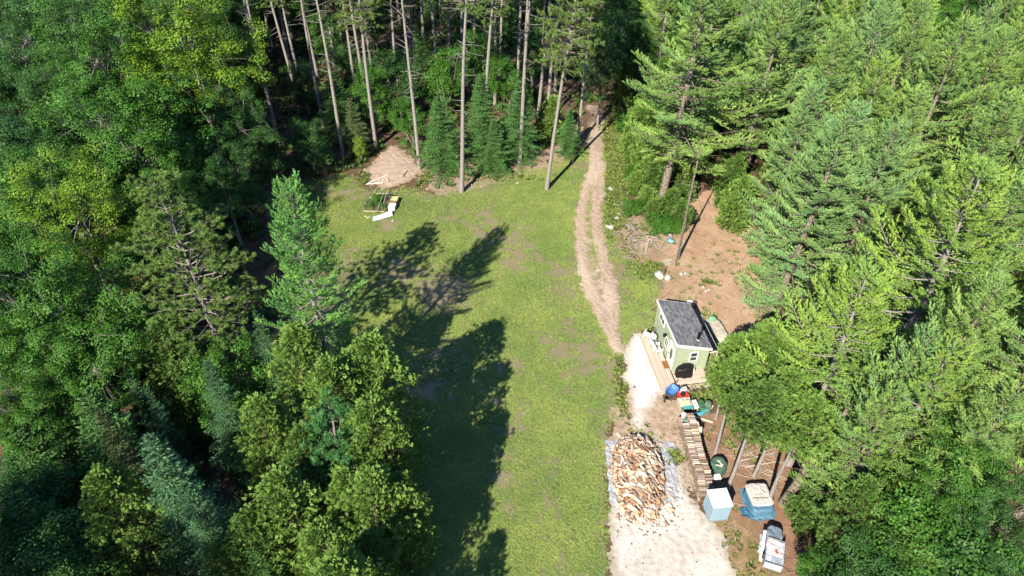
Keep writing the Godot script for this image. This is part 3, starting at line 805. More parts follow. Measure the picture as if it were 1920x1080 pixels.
func trunk_into(b: Buf, H: float, r0: float, bend := 0.15, sides := 8, top := 0.02) -> Callable:
	var p1 := R(0, TAU); var p2 := R(0, TAU)
	var at := func(y: float) -> Vector3:
		var s := y / H
		return Vector3(bend * sin(s * 4.0 + p1) * s, y, bend * sin(s * 5.0 + p2) * s)
	var pts := PackedVector3Array(); var rad := PackedFloat32Array()
	var m := 14
	for i in m:
		var s := float(i) / (m - 1)
		pts.push_back(at.call(s * H) if i else Vector3(0, -0.25, 0))
		rad.push_back(lerpf(r0, top, pow(s, 1.15)) * (1.25 if i == 0 else 1.0))
	b.tube(pts, rad, sides, Color.WHITE)
	return at

func make_white_pine(H: float, base: float, spread: float, gap: float, limbs: Array) -> Array:
	var wood := Buf.new(); var fol := Buf.new()
	var at := trunk_into(wood, H, 0.11 + H * 0.009, 0.15)
	var y := base * H
	var lean := R(0, TAU)
	while y < H - 0.35:
		var s := (y - base * H) / (H - base * H)
		var L := spread * pow(1.0 - s, 0.72) * (0.62 + 0.38 * smoothstep(0.0, 0.25, s)) + 0.30
		var cnt := 6 if s < 0.85 else 5
		var gone := R(0, TAU)
		var a0 := R(0, TAU)
		for k in cnt:
			var a := a0 + TAU * k / cnt + R(-0.3, 0.3)
			if s < 0.8 and (rng.randf() < 0.05 or cos(a - gone) > 0.9 and rng.randf() < 0.4): continue
			var l := L * R(0.6, 1.25) * (1.0 + 0.20 * cos(a - lean))
			var best := 0
			for q in limbs.size():
				if absf(limbs[q][2] - l) < absf(limbs[best][2] - l): best = q
			best += rng.randi() % 3
			var pitch := lerpf(0.0, 0.75, pow(s, 1.5)) + R(-0.08, 0.08)
			var x := aim(at.call(y + R(-0.1, 0.1)), Vector3(cos(a) * cos(pitch), sin(pitch), sin(a) * cos(pitch)), R(-0.25, 0.25), l / limbs[best][2])
			if s > 0.55 or rng.randf() > 0.06: fol.stamp(limbs[best][0], x)
			wood.stamp(limbs[best][1], x)
		y += gap * lerpf(1.15, 0.7, s) * R(0.8, 1.2)
	for k in 9:
		fol.stamp(plumes[k % plumes.size()], aim(at.call(H - R(0.0, 0.9)), Vector3(R(-0.7, 0.7), R(0.5, 1.2), R(-0.7, 0.7)), 0.0, R(0.9, 1.2)))
	# dead stubs below the crown
	for k in 10:
		var yy := R(0.12 * H, maxf(base * H, 0.3 * H)); var a := R(0, TAU)
		var p: Vector3 = at.call(yy); var l := R(0.3, 1.3)
		wood.tube(PackedVector3Array([p, p + Vector3(cos(a), R(-0.2, 0.25), sin(a)) * l]), PackedFloat32Array([0.03, 0.008]), 3, Color(0.95, 0.93, 0.9))
	return [wood, fol]

func make_red_pine(H: float, base: float, spread: float, tuft := 1.0) -> Array:
	# whorled, open limbs that end in round tufts of long needles
	var wood := Buf.new(); var fol := Buf.new()
	var at := trunk_into(wood, H, 0.20, 0.22, 8, 0.03)
	var y := base * H
	while y < H - 0.2:
		var s := (y - base * H) / (H - base * H)
		var L := spread * (pow(1.0 - s, 0.8) * (0.55 + 0.45 * smoothstep(0.0, 0.3, s))) + 0.35
		var a0 := R(0, TAU)
		for k in 5:
			var a := a0 + TAU * k / 5 + R(-0.35, 0.35)
			var l := L * R(0.6, 1.15)
			var p0: Vector3 = at.call(y + R(-0.15, 0.15))
			var d := Vector3(cos(a), lerpf(0.05, 0.9, s) + R(-0.15, 0.2), sin(a)).normalized()
			var tip := p0 + d * l + Vector3(0, 0.12 * l, 0)
			var mid := p0.lerp(tip, 0.5) - Vector3(0, 0.06 * l, 0)
			wood.tube(PackedVector3Array([p0, mid, tip]), PackedFloat32Array([0.016 + 0.012 * l, 0.012 + 0.006 * l, 0.008]), 4, Color(1, 0.95, 0.9))
			var forks := int(2 + l * 2.2)
			for q in forks + 1:
				var t := lerpf(0.45, 1.0, float(q) / forks)
				var b0 := p0.lerp(mid, t * 2.0) if t < 0.5 else mid.lerp(tip, t * 2.0 - 1.0)
				var sd := -1.0 if q % 2 else 1.0
				var fd := (d.rotated(Vector3.UP, sd * R(0.5, 1.0)) + Vector3(0, R(0.0, 0.5), 0)).normalized() if q < forks else d
				var fl := R(0.25, 0.35 + 0.22 * l)
				wood.tube(PackedVector3Array([b0, b0 + fd * fl]), PackedFloat32Array([0.014, 0.007]), 3, Color(0.9, 0.85, 0.8))
				for j in (3 if fl > 0.4 else 2):
					var jd := (fd + Vector3(R(-0.6, 0.6), R(0, 0.7), R(-0.6, 0.6))).normalized()
					fol.stamp(tufts[rng.randi() % tufts.size()], aim(b0 + fd * fl * (1.0 - 0.3 * j) + jd * 0.1 * j, jd, R(0, TAU), R(0.85, 1.25) * tuft))
		y += R(0.38, 0.60)
	return [wood, fol]

func dead_limbs(b: Buf, H: float, lo: float, hi: float, cnt: int, lmax: float) -> void:
	for k in cnt:
		var y := lerpf(lo, hi, pow(R(0, 1), 0.7)) * H; var a := R(0, TAU)
		var p := Vector3(0, y, 0); var l := R(0.25, lmax) * (0.5 + 0.5 * (y / H - lo) / (hi - lo))
		var d := Vector3(cos(a), R(-0.25, 0.25), sin(a))
		var q := p + d * l * 0.6 + Vector3(0, R(-0.05, 0.1), 0)
		b.tube(PackedVector3Array([p, q, q + (d + Vector3(R(-0.3, 0.3), R(-0.1, 0.35), R(-0.3, 0.3))) * l * 0.4]), PackedFloat32Array([0.034, 0.022, 0.009]), 3, Color(1, 1, 1))

func spruce_limb(L: float) -> Buf:
	var f := Buf.new()
	var tw := Buf.new()
	var t := 0.06
	var side := 1.0
	var put := func(p0: Vector3, d: Vector3, l: float) -> void:
		var k := int(maxf(3.0, l / 0.055))
		for i in k:
			var s := (i + 0.5) / k
			for sd in [-1.0, 1.0]:
				var q: Vector3 = d.cross(Vector3.UP).normalized() * (sd as float)
				needle(f, p0 + d * l * s, (d * 0.75 + q * 0.75 + Vector3(0, R(-0.05, 0.45), 0)).normalized(), R(0.08, 0.13), 0.05, shade(0.55, 1.0))
		needle(f, p0 + d * l, d, 0.12, 0.05, Color(1, 1, 1))
	var bend := func(s: float) -> Vector3: return Vector3(0, L * (-0.16 * s + 0.14 * s * s), L * s)
	while t < 0.98:
		var p: Vector3 = bend.call(t)
		put.call(p, Vector3(side * 0.8, R(-0.12, 0.08), 0.75).normalized(), (0.12 + 0.40 * L * (1.0 - t) * smoothstep(0.0, 0.25, t + 0.1)) * R(0.8, 1.2))
		side = -side
		t += 0.125 / L
	var i := 0
	while i < 5:
		var p: Vector3 = bend.call(0.18 * i + 0.1)
		put.call(p, Vector3(0, 0, 1), L * 0.18)
		i += 1
	return f

func make_spruce(H: float, width: float, base: float, limbs: Array) -> Array:
	var wood := Buf.new(); var fol := Buf.new()
	var at := trunk_into(wood, H, 0.05 + 0.011 * H, 0.06, 6, 0.01)
	var y := base * H
	while y < H - 0.15:
		var s := (y - base * H) / (H - base * H)
		var L := width * pow(1.0 - s, 0.88) + 0.12
		var cnt := 6 if s < 0.7 else 5
		var a0 := R(0, TAU)
		for k in cnt:
			var a := a0 + TAU * k / cnt + R(-0.25, 0.25)
			var l := L * R(0.55, 1.3)
			var best := 0
			for q in limbs.size():
				if absf(limbs[q][1] - l) < absf(limbs[best][1] - l): best = q
			var pitch := lerpf(-0.12, 0.7, pow(s, 1.6)) + R(-0.1, 0.1)
			fol.stamp(limbs[best][0], aim(at.call(y + R(-0.08, 0.08)), Vector3(cos(a) * cos(pitch), sin(pitch), sin(a) * cos(pitch)), R(-0.2, 0.2), l / limbs[best][1]))
		y += lerpf(0.40, 0.20, s) * R(0.8, 1.2)
	for k in 4:
		fol.stamp(limbs[0][0], aim(at.call(H - 0.3), Vector3(R(-0.3, 0.3), 1, R(-0.3, 0.3)), 0.0, 0.8))
	return [wood, fol]

func fan_proto() -> Buf:
	var b := Buf.new()
	var cnt := 9
	for i in cnt:
		var s := float(i) / (cnt - 1)
		var a := lerpf(-1.15, 1.15, s) + R(-0.12, 0.12)
		var l := R(0.13, 0.2) * (1.0 - 0.35 * absf(s - 0.5))
		var root := Vector3(R(-0.02, 0.02), 0, 0.05 + 0.06 * (1.0 - absf(s * 2 - 1)))
		var d := Vector3(sin(a), R(-0.15, 0.15), cos(a))
		var p := Vector3(-d.z, R(-0.5, 0.5), d.x).normalized() * R(0.022, 0.034)
		var c := shade(0.65, 1.0)
		b.tri(root, root + d * l * 0.6 + p, root + d * l, c)
		b.tri(root, root + d * l, root + d * l * 0.6 - p, c)
	return b

func make_cedar(H: float, width: float, base: float, lobes: int, per: int, bulge: float) -> Array:
	var wood := Buf.new(); var fol := Buf.new()
	var at := trunk_into(wood, H * 0.96, 0.05 + 0.007 * H, 0.2, 7, 0.02)
	for i in lobes:
		var s := pow((i + R(0, 1)) / lobes, 0.92)
		var y := lerpf(base * H, H - 0.5, s)
		var prof := width * pow(sin(PI * clampf(0.18 + 0.80 * pow(s, bulge), 0.0, 1.0)), 0.75)
		var a := i * 2.4 + R(-0.5, 0.5)
		var r := prof * (R(0.60, 0.95) if rng.randf() < 0.85 else R(0.2, 0.5))
		var ctr: Vector3 = at.call(minf(y, H * 0.95)) + Vector3(cos(a) * r, 0, sin(a) * r) * R(0.85, 1.12)
		ctr.y = y
		var root: Vector3 = at.call(maxf(y - r * 0.6 - 0.3, 0.3))
		wood.tube(PackedVector3Array([root, root.lerp(ctr, 0.55) - Vector3(0, 0.08, 0), ctr]), PackedFloat32Array([0.035, 0.022, 0.008]), 3, Color(0.95, 0.9, 0.85))
		var lr := Vector3(R(0.30, 0.62), R(0.30, 0.75), R(0.30, 0.62)) * (0.72 + 0.10 * width) * lerpf(1.0, 0.7, s)
		for k in per:
			var u := Vector3(rng.randfn(), rng.randfn(), rng.randfn()).normalized()
			var p := ctr + u * lr * pow(R(0, 1), 0.45) if k % 4 else root.lerp(ctr, R(0.35, 1.15)) + u * 0.28
			var d := (u * 0.7 + Vector3(cos(a) * 0.5, R(0.2, 0.9), sin(a) * 0.5)).normalized()
			fol.stamp(fans[rng.randi() % fans.size()], aim(p, d, R(0, TAU), R(0.6, 1.1)))
	return [wood, fol]

func leaf_cluster(cnt: int, rx: float, ry: float, size: float) -> Buf:
	var b := Buf.new()
	for i in cnt:
		var u := Vector3(rng.randfn(), rng.randfn(), rng.randfn()).normalized()
		var p := Vector3(u.x * rx, u.y * ry, u.z * rx) * pow(R(0, 1), 0.4)
		var nrm := (Vector3.UP * 0.9 + u * 0.6 + Vector3(R(-0.5, 0.5), 0, R(-0.5, 0.5))).normalized()
		var d := nrm.cross(Vector3(R(-1, 1), R(-1, 1), R(-1, 1))).normalized()
		var x := d.cross(nrm)
		var l := size * R(0.75, 1.25); var w := l * R(0.32, 0.46)
		var c := shade(0.68, 1.0)
		var m := p + d * l * 0.42 - nrm * 0.015
		b.tri(p, m + x * w + nrm * 0.02, p + d * l, c)
		b.tri(p, p + d * l, m - x * w + nrm * 0.02, c)
	return b

func make_maple(H: float, width: float, base: float, clumps: int) -> Array:
	var wood := Buf.new(); var fol := Buf.new()
	var fork := base * H + 0.12 * H
	var at := trunk_into(wood, H * 0.75, 0.08 + 0.011 * H, 0.25, 7, 0.05)
	var ch := H * (1.0 - base) * 0.5; var cy := H - ch
	var lump := FastNoiseLite.new(); lump.seed = rng.randi() % 1000; lump.frequency = 0.55 / width; lump.fractal_octaves = 2
	var limbs := []
	for k in 7:
		var a := TAU * k / 7 + R(-0.3, 0.3)
		var y0 := R(0.7, 1.25) * fork
		var p0: Vector3 = at.call(minf(y0, H * 0.7))
		var p2 := Vector3(cos(a) * width * R(0.4, 0.65), lerpf(cy, H, R(0.1, 0.65)), sin(a) * width * R(0.4, 0.65))
		var p1 := p0.lerp(p2, 0.5) + Vector3(cos(a), 0.2, sin(a)) * 0.3
		wood.tube(PackedVector3Array([p0, p1, p2]), PackedFloat32Array([0.09, 0.06, 0.025]), 5, Color(0.95, 0.95, 0.95))
		limbs.append([p1, p2])
	for i in clumps:
		var u := Vector3(rng.randfn(), rng.randfn() * 0.9 + 0.25, rng.randfn()).normalized()
		var r := 1.0 + lump.get_noise_3d(u.x * width, u.y * width, u.z * width) * 0.9
		var rr := r * (R(0.78, 1.0) if rng.randf() < 0.72 else R(0.4, 0.8))
		if u.y < -0.35 and rng.randf() < 0.5: continue
		var p := Vector3(u.x * width * rr, cy + u.y * ch * rr, u.z * width * rr)
		fol.stamp(leafs[rng.randi() % leafs.size()], Transform3D(Basis(Vector3(R(-0.4, 0.4), 1, R(-0.4, 0.4)).normalized(), R(0, TAU)).scaled(Vector3.ONE * R(0.75, 1.3)), p))
		if i % 4 == 0:
			var lb: Array = limbs[rng.randi() % limbs.size()]
			for q in limbs:
				if (q[1] as Vector3).distance_to(p) < (lb[1] as Vector3).distance_to(p): lb = q
			var st: Vector3 = (lb[0] as Vector3).lerp(lb[1], R(0.3, 1.0))
			wood.tube(PackedVector3Array([st, st.lerp(p, 0.5) + Vector3(0, 0.1, 0), p]), PackedFloat32Array([0.03, 0.02, 0.006]), 3, Color(0.9, 0.9, 0.9))
	return [wood, fol]

func proto(key: String, called: String, wf: Array, bark: Material, leaf: Material, height: float) -> void:
	var n := tree_node(called, wf[0], bark, wf[1], leaf)
	if not P.has(key): P[key] = []
	P[key].append([n, height])

func reuse(key: String, from: String, leaf: Material) -> void:
	# the same shapes in another foliage colour
	P[key] = []
	for q in P[from].slice(0, 2 if key == "maple_dark" else 1):
		var n: Node3D = q[0].duplicate()
		(n.get_node("crown") as MeshInstance3D).material_override = leaf
		P[key].append([n, q[1]])

func build_prototypes() -> void:
	rng.seed = 1234
	for k in 4: plumes.append(plume(0.24, 14, 0.105, 0.036, 0.8))
	for k in 3: tufts.append(plume(0.18, 34, 0.18, 0.030, 1.5))
	for k in 4: fans.append(fan_proto())
	for k in 4: leafs.append(leaf_cluster(145, 0.66, 0.34, 0.118))
	var limbs := []
	for l in [0.6, 1.0, 1.6, 2.3, 3.2, 4.2]:
		for k in 3:
			var q := pine_limb(l, 1.0); q.append(l); limbs.append(q)
			var tone: float = [0.78, 0.9, 1.0][k]
			var fb: Buf = q[0]
			for i in fb.c.size(): fb.c[i] = Color(fb.c[i].r * tone * [1.0, 0.95, 1.08][k], fb.c[i].g * tone, fb.c[i].b * tone * [0.9, 1.05, 0.85][k])
	rng.seed = 77
	# white pines: bluish, green and yellow-green ones
	proto("pine_blue", "white_pine", make_white_pine(18, 0.22, 4.5, 0.92, limbs), M.bark_pale, M.pine_blue, 18)
	proto("pine_blue", "white_pine", make_white_pine(16, 0.12, 4.2, 0.90, limbs), M.bark_pale, M.pine_blue, 16)
	proto("pine_green", "white_pine", make_white_pine(19, 0.28, 4.5, 0.90, limbs), M.bark_pale, M.pine_green, 19)
	proto("pine_green", "white_pine", make_white_pine(21, 0.2, 4.8, 0.98, limbs), M.bark_pale, M.pine_green, 21)
	proto("pine_yellow", "white_pine", make_white_pine(17, 0.18, 5.0, 0.90, limbs), M.bark_grey, M.pine_yellow, 17)
	proto("pine_yellow", "white_pine", make_white_pine(18, 0.2, 4.6, 0.92, limbs), M.bark_grey, M.pine_yellow, 18)
	# red pines
	proto("red_pine", "red_pine", make_red_pine(19, 0.42, 3.3), M.bark_grey, M.red_pine, 19)
	for k in 3:
		var wf := make_red_pine(24, [0.74, 0.70, 0.52][k], [2.6, 2.4, 2.7][k])
		dead_limbs(wf[0], 24, 0.28, 0.72, 40, 2.3)
		proto("tall_pine", "red_pine", wf, M.bark_grey, M.red_pine, 24)
	# spruces
	var sl := []
	for l in [0.3, 0.6, 0.95, 1.4, 1.9]: sl.append([spruce_limb(l), l])
	proto("spruce", "spruce", make_spruce(7.5, 2.2, 0.04, sl), M.bark_brown, M.spruce, 7.5)
	proto("spruce", "spruce", make_spruce(9, 2.2, 0.05, sl), M.bark_brown, M.spruce, 9)
	proto("spruce_blue", "spruce", make_spruce(10, 1.7, 0.06, sl), M.bark_brown, M.spruce_blue, 10)
	proto("spruce_blue", "spruce", make_spruce(12, 2.4, 0.06, sl), M.bark_brown, M.spruce_blue, 12)
	# cedars
	proto("cedar", "cedar", make_cedar(11, 1.9, 0.05, 150, 34, 1.15), M.bark_brown, M.cedar, 11)
	proto("cedar", "cedar", make_cedar(10, 2.1, 0.06, 140, 34, 1.0), M.bark_brown, M.cedar, 10)
	proto("cedar_tall", "cedar", make_cedar(10.5, 1.6, 0.62, 90, 40, 1.0), M.bark_grey, M.cedar, 10.5)
	proto("cedar_tall", "cedar", make_cedar(11, 1.5, 0.62, 84, 40, 0.9), M.bark_grey, M.cedar, 11)
	proto("cedar_small", "cedar", make_cedar(5.2, 1.35, 0.02, 80, 38, 0.9), M.bark_brown, M.cedar, 5.2)
	# broad-leaved trees
	proto("maple", "maple", make_maple(16, 4.3, 0.3, 330), M.bark_grey, M.maple, 16)
	proto("maple", "maple", make_maple(14, 3.7, 0.25, 290), M.bark_grey, M.maple, 14)
	proto("maple", "maple", make_maple(15, 3.9, 0.32, 300), M.bark_grey, M.maple, 15)
	proto("sapling", "maple_sapling", make_maple(8, 2.3, 0.08, 150), M.bark_grey, M.maple, 8)
	proto("sapling", "maple_sapling", make_maple(7, 2.0, 0.05, 120), M.bark_grey, M.maple, 7)
	proto("shrub", "shrub", make_maple(2.4, 1.1, 0.0, 44), M.bark_brown, M.maple, 2.4)
	proto("pine_vivid", "white_pine", make_white_pine(18, 0.10, 4.3, 0.72, limbs), M.bark_grey, M.pine_vivid, 18)
	proto("small_pine", "red_pine", make_red_pine(8, 0.35, 1.4, 1.25), M.bark_grey, M.pine_dark, 8)
	reuse("cedar_mix", "spruce_blue", M.mix)
	reuse("spruce_dull", "spruce", M.mix)
	reuse("maple_yellow", "maple", M.maple_yellow)
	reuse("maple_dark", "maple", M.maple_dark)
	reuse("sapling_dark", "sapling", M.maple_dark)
	reuse("sapling_yellow", "sapling", M.maple_yellow)
	reuse("cedar_green", "cedar", M.cedar_green)
	reuse("cedar_tall_green", "cedar_tall", M.cedar_green)
	reuse("cedar_small_green", "cedar_small", M.cedar_green)

var planted: Array[Vector3] = []
var turns := {}

func plant(key: String, x: float, z: float, h: float, label: String, lean := 0.0, group := "", wide := 1.0) -> Node3D:
	var k: int = turns.get(key, 0); turns[key] = k + 1
	var q: Array = P[key][k % P[key].size()]
	var o: Node3D = q[0].duplicate()
	o.name = numbered(str(q[0].name))
	add_child(o)
	var s: float = h / q[1]
	o.position = Vector3(x, 0, z)
	o.basis = Basis(Vector3(0, 0, 1), -lean) * Basis(Vector3.UP, R(0, TAU)).scaled(Vector3(s * wide, s, s * wide))
	tag(o, label, {"white_pine": "pine tree", "red_pine": "pine tree", "spruce": "spruce tree", "cedar": "cedar tree", "maple": "tree", "maple_sapling": "sapling", "shrub": "shrub"}[str(q[0].name)], group)
	planted.append(Vector3(x, h, z))
	return o

func plant_listed() -> void:
	plant("maple_yellow", -27.6, -59.2, 19.0, "yellow-green maple with the brightest crown at the upper left of the forest", 0.0, "", 1.05)
	plant("maple", -34.5, -57.3, 18.0, "tall mid-green maple left of the yellow-green maple")
	plant("maple_dark", -43.4, -63.2, 17.0, "dark bluish-green maple at the top left corner of the forest")
	plant("maple", -28.7, -49.4, 16.5, "broad maple in front of the yellow-green maple, its right side in shade", 0.0, "", 1.10)
	plant("cedar_green", -40.0, -56.5, 13.0, "olive small-leaved tree between the corner maples and the broad maple", 0.0, "", 1.10)
	plant("maple_yellow", -28.4, -38.0, 15.0, "fresh green maple left of the tufted red pine", 0.0, "", 0.95)
	plant("maple", -32.1, -38.9, 14.0, "maple at the left edge below the white broken trunk")
	plant("maple", -26.6, -30.3, 14.5, "bright maple at the left edge beside the tufted red pine")
	plant("maple", -25.2, -28.1, 12.0, "lower maple at the left edge above the blue-green spruces")
	plant("maple_dark", -37.2, -46.4, 15.0, "dark maple at the left edge beside the white broken trunk")
	plant("maple_dark", -24.1, -55.6, 12.0, "shaded maple right of the broad maple", 0.0, "", 0.90)
	plant("maple_dark", -23.8, -49.4, 10.0, "shaded low maple behind the top of the tufted red pine", 0.0, "", 0.90)
	plant("sapling_dark", -23.6, -59.4, 7.0, "shaded sapling at the foot of the leftmost bare trunk")
	plant("sapling_dark", -19.8, -61.3, 6.0, "shaded sapling left of the sandy patch")
	plant("sapling_dark", -23.8, -53.0, 5.0, "low shaded sapling behind the lone white pine")
	plant("red_pine", -18.2, -30.6, 19.0, "red pine with open grey limbs and tufted needles left of the lone white pine", 0.0, "", 1.12)
	plant("pine_vivid", -11.7, -30.9, 19.0, "lone vivid green white pine on the left side of the lawn", 0.0, "", 0.85)
	plant("spruce_blue", -14.6, -29.4, 11.0, "slim blue-green spruce between the tufted pine and the cedars", 0.0, "", 0.75)
	plant("cedar", -12.0, -27.2, 12.0, "cedar with grey twigs showing, below the lone white pine")
	plant("cedar", -7.7, -26.4, 12.0, "yellow-green cedar at the lawn edge casting its shadow on the grass", 0.0, "", 1.08)
	plant("cedar", -13.4, -23.6, 10.5, "cedar left of the small dark pine", 0.0, "", 1.05)
	plant("cedar", -11.1, -19.4, 10.0, "broad cedar below the small dark pine, left one of two", 0.0, "", 1.10)
	plant("cedar", -8.0, -19.9, 9.5, "broad cedar below the small dark pine, right one of two")
	plant("cedar", -5.6, -19.9, 9.0, "cedar at the lower lawn edge beside the shaded grass", 0.0, "", 0.90)
	plant("cedar", -9.1, -17.5, 9.0, "cedar at the bottom edge of the left forest nearest the lawn", 0.0, "", 1.10)
	plant("cedar_green", -12.8, -18.1, 8.5, "cedar between the broad cedars and the tall blue-green spruce")
	plant("cedar_green", -6.7, -16.6, 9.0, "shaded cedar at the bottom beside the dark grass")
	plant("small_pine", -9.1, -22.7, 10.0, "small dark green pine with round tufts between the cedars")
	plant("spruce_blue", -16.8, -26.5, 10.0, "blue-green spruce with a pointed top left of the cedars", 0.0, "", 0.90)
	plant("cedar_green", -20.2, -28.8, 11.0, "olive cedar under the tufted red pine", 0.0, "", 1.10)
	plant("sapling", -17.3, -28.3, 9.0, "bright yellow-green sapling under the tufted red pine", 0.0, "", 0.80)
	plant("spruce_blue", -22.1, -27.4, 8.5, "little blue-green spruce, left of a pair below the olive cedar", 0.0, "", 0.70)
	plant("spruce_blue", -20.6, -26.2, 8.0, "little blue-green spruce, right of a pair below the olive cedar", 0.0, "", 0.70)
	plant("cedar_mix", -21.2, -23.1, 10.0, "grey-green conifer with a forked top above the yellow cedar", 0.0, "", 0.90)
	plant("spruce_blue", -16.8, -20.1, 12.0, "tall blue-green spruce at the bottom left with a broad skirt", 0.0, "", 1.10)
	plant("spruce_blue", -15.3, -18.8, 10.0, "blue-green spruce in front of the tall bottom-left spruce")
	plant("cedar", -19.7, -19.4, 10.5, "yellow-green cedar alone in the dark at the bottom left", 0.0, "", 0.95)
	plant("spruce_blue", -25.4, -26.9, 9.0, "hazy blue-green spruce below the left edge maples", 0.0, "", 1.20)
	plant("spruce", -22.5, -24.3, 10.0, "dark green spruce below the hazy blue-green spruce", 0.0, "", 1.10)
	plant("spruce", -25.9, -24.5, 8.0, "dark spruce in deep shade at the left edge", 0.0, "", 1.10)
	plant("spruce", -24.5, -19.4, 8.0, "dark spruce at the bottom left corner", 0.0, "", 1.10)
	plant("sapling_dark", -27.6, -23.0, 6.0, "dim sapling at the left edge near the bottom")
	plant("cedar_green", -14.3, -17.4, 7.0, "low cedar at the bottom edge beside the blue-green spruce")
	plant("spruce", -12.6, -17.4, 6.5, "dark spruce at the bottom edge between the cedars")
	plant("sapling_dark", -12.2, -71.4, 8.5, "dim sapling between two bare trunks above the sandy patch")
	plant("sapling", -7.4, -72.8, 8.5, "bright green sapling behind the bare trunks, left of the front spruces")
	plant("sapling", -3.2, -76.4, 8.5, "bright green sapling with pale leaves behind the front spruces", 0.0, "", 1.05)
	plant("sapling", -0.3, -72.9, 7.0, "bright sapling between two bare trunks behind the middle spruce")
	plant("sapling", -14.9, -70.5, 7.5, "bright sapling behind the bare trunks above the sandy patch")
	plant("sapling_dark", -18.7, -75.7, 7.0, "dim sapling among the bare trunks left of the sandy patch")
	plant("sapling_dark", -23.1, -73.8, 6.0, "dim sapling in the dark of the left pine stand")
	plant("sapling", -10.3, -65.3, 6.5, "fresh sapling right behind the sandy patch", 0.0, "", 0.90)
	plant("sapling_dark", 2.4, -80.2, 7.0, "shaded sapling far behind the middle of the pine stand")
	plant("sapling_dark", -5.8, -86.8, 7.0, "dim sapling far behind the tallest bare trunk")
	plant("spruce", -6.9, -62.2, 7.9, "leftmost of the dark spruces along the top edge of the lawn", 0.0, "", 1.32)
	plant("spruce", -3.0, -64.7, 9.0, "tallest of the dark spruces along the top edge of the lawn", 0.0, "", 1.32)
	plant("spruce", -1.8, -61.7, 5.8, "small dark spruce in front of the tallest one at the lawn top", 0.0, "", 1.32)
	plant("spruce", 0.6, -63.8, 8.6, "dark spruce left of the round yellow-green cedar", 0.0, "", 1.32)
	plant("spruce", -18.4, -68.8, 7.4, "blue-green spruce among the bare trunks left of the sandy patch", 0.0, "", 1.32)
	plant("spruce_dull", -16.2, -65.7, 6.0, "dull grey-green half-bare spruce left of the sandy patch")
	plant("spruce", 5.8, -65.0, 5.2, "dark spruce between the round cedar and the dirt track", 0.0, "", 1.32)
	plant("cedar_small", 4.1, -67.7, 5.4, "round yellow-green cedar at the top of the lawn", 0.0, "", 1.15)
	plant("sapling_yellow", -15.5, -63.6, 2.8, "bright leafy sapling at the left edge of the sandy patch", 0.0, "", 0.80)
	plant("spruce_blue", 16.9, -88.0, 8.5, "blue-green spruce at the top edge beyond the dirt track")
	plant("maple_dark", 9.5, -71.2, 10.0, "dark green tree where the dirt track enters the forest", 0.0, "", 0.80)
	plant("maple_dark", 13.0, -75.9, 11.0, "dark tree beside the blue-green spruce at the top edge", 0.0, "", 0.90)
	plant("cedar_green", 12.2, -73.1, 7.5, "olive cedar beyond the dirt track, nearest the dark forest")
	plant("cedar_small", 14.0, -69.1, 5.5, "olive cedar on the right bank of the dirt track, upper", 0.0, "", 1.20)
	plant("cedar_small_green", 15.1, -65.4, 5.0, "dark olive cedar behind the bank of the dirt track", 0.0, "", 1.20)
	plant("cedar_small", 12.3, -63.9, 4.0, "low olive cedar on the right bank of the dirt track, lower", 0.0, "", 1.20)
	plant("cedar_small_green", 13.5, -57.3, 4.0, "green cedar bush above the brush pile", 0.0, "", 1.40)
	plant("cedar_small", 11.9, -57.7, 2.6, "leafy bush left of the cedar above the brush pile", 0.0, "", 1.50)
	plant("cedar_small_green", 14.5, -53.8, 3.4, "cedar bush behind the dead grey trunk", 0.0, "", 1.30)
	plant("shrub", 13.2, -51.2, 2.0, "leafy shrub between the brush pile and the blue bag")
	plant("shrub", 11.0, -54.0, 1.8, "leafy shrub by the track above the brush pile")
	plant("cedar_green", 17.1, -58.8, 7.5, "cedar under the big white pine at the head of the shaded path", 0.0, "", 1.05)
	plant("cedar_small_green", 16.1, -56.5, 4.5, "cedar with dry twigs beside the dead grey trunk", 0.0, "", 1.20)
	plant("pine_green", 23.8, -50.3, 19.0, "white pine with a clear conical top behind the bluish pine")
	plant("pine_green", 31.0, -54.5, 20.0, "white pine at the top edge right of the conical pine")
	plant("pine_green", 31.7, -49.2, 20.0, "broad white pine in the upper right with layered limbs", 0.0, "", 1.05)
	plant("pine_blue", 28.8, -55.6, 19.0, "bluish white pine at the top edge between green pines")
	plant("pine_green", 35.9, -50.8, 19.0, "white pine at the upper right corner")
	plant("pine_green", 21.5, -56.8, 20.0, "light green pine at the top edge right of the big path pine", 0.0, "", 0.90)
	plant("pine_blue", 21.6, -47.5, 16.0, "bluish-green pine in the middle of the right forest, nearest the path", 0.0, "", 0.95)
	plant("pine_green", 20.6, -42.8, 14.0, "soft green pine above the bluish pine at the needle clearing", 0.0, "", 0.80)
	plant("cedar_small", 19.9, -51.9, 6.0, "green cedar at the right side of the shaded path")
	plant("cedar_small_green", 20.2, -55.4, 6.0, "cedar behind the one at the shaded path")
	plant("pine_blue", 24.6, -40.7, 17.0, "bluish pine left of the dead brown trunk")
	plant("pine_yellow", 24.0, -30.7, 20.0, "yellow-green pine at the right edge with grey limbs showing", 0.0, "", 1.05)
	plant("pine_green", 31.9, -41.9, 18.0, "green pine above the yellow-green pine at the right edge")
	plant("pine_green", 22.0, -24.2, 18.0, "green pine below the yellow-green pine at the right edge")
	plant("pine_yellow", 20.4, -22.6, 15.5, "light green pine right of the low bluish leader", 0.0, "", 0.95)
	plant("pine_green", 21.9, -20.2, 15.0, "soft pine at the right edge above the bright leafy trees")
	plant("pine_blue", 19.6, -23.4, 15.0, "bluish pine with a bare leader in front of the yellow-green pine", 0.0, "", 0.90)
	plant("pine_green", 18.4, -22.2, 13.0, "white pine with a thick grey trunk above the dark thicket", 0.0, "", 0.95)
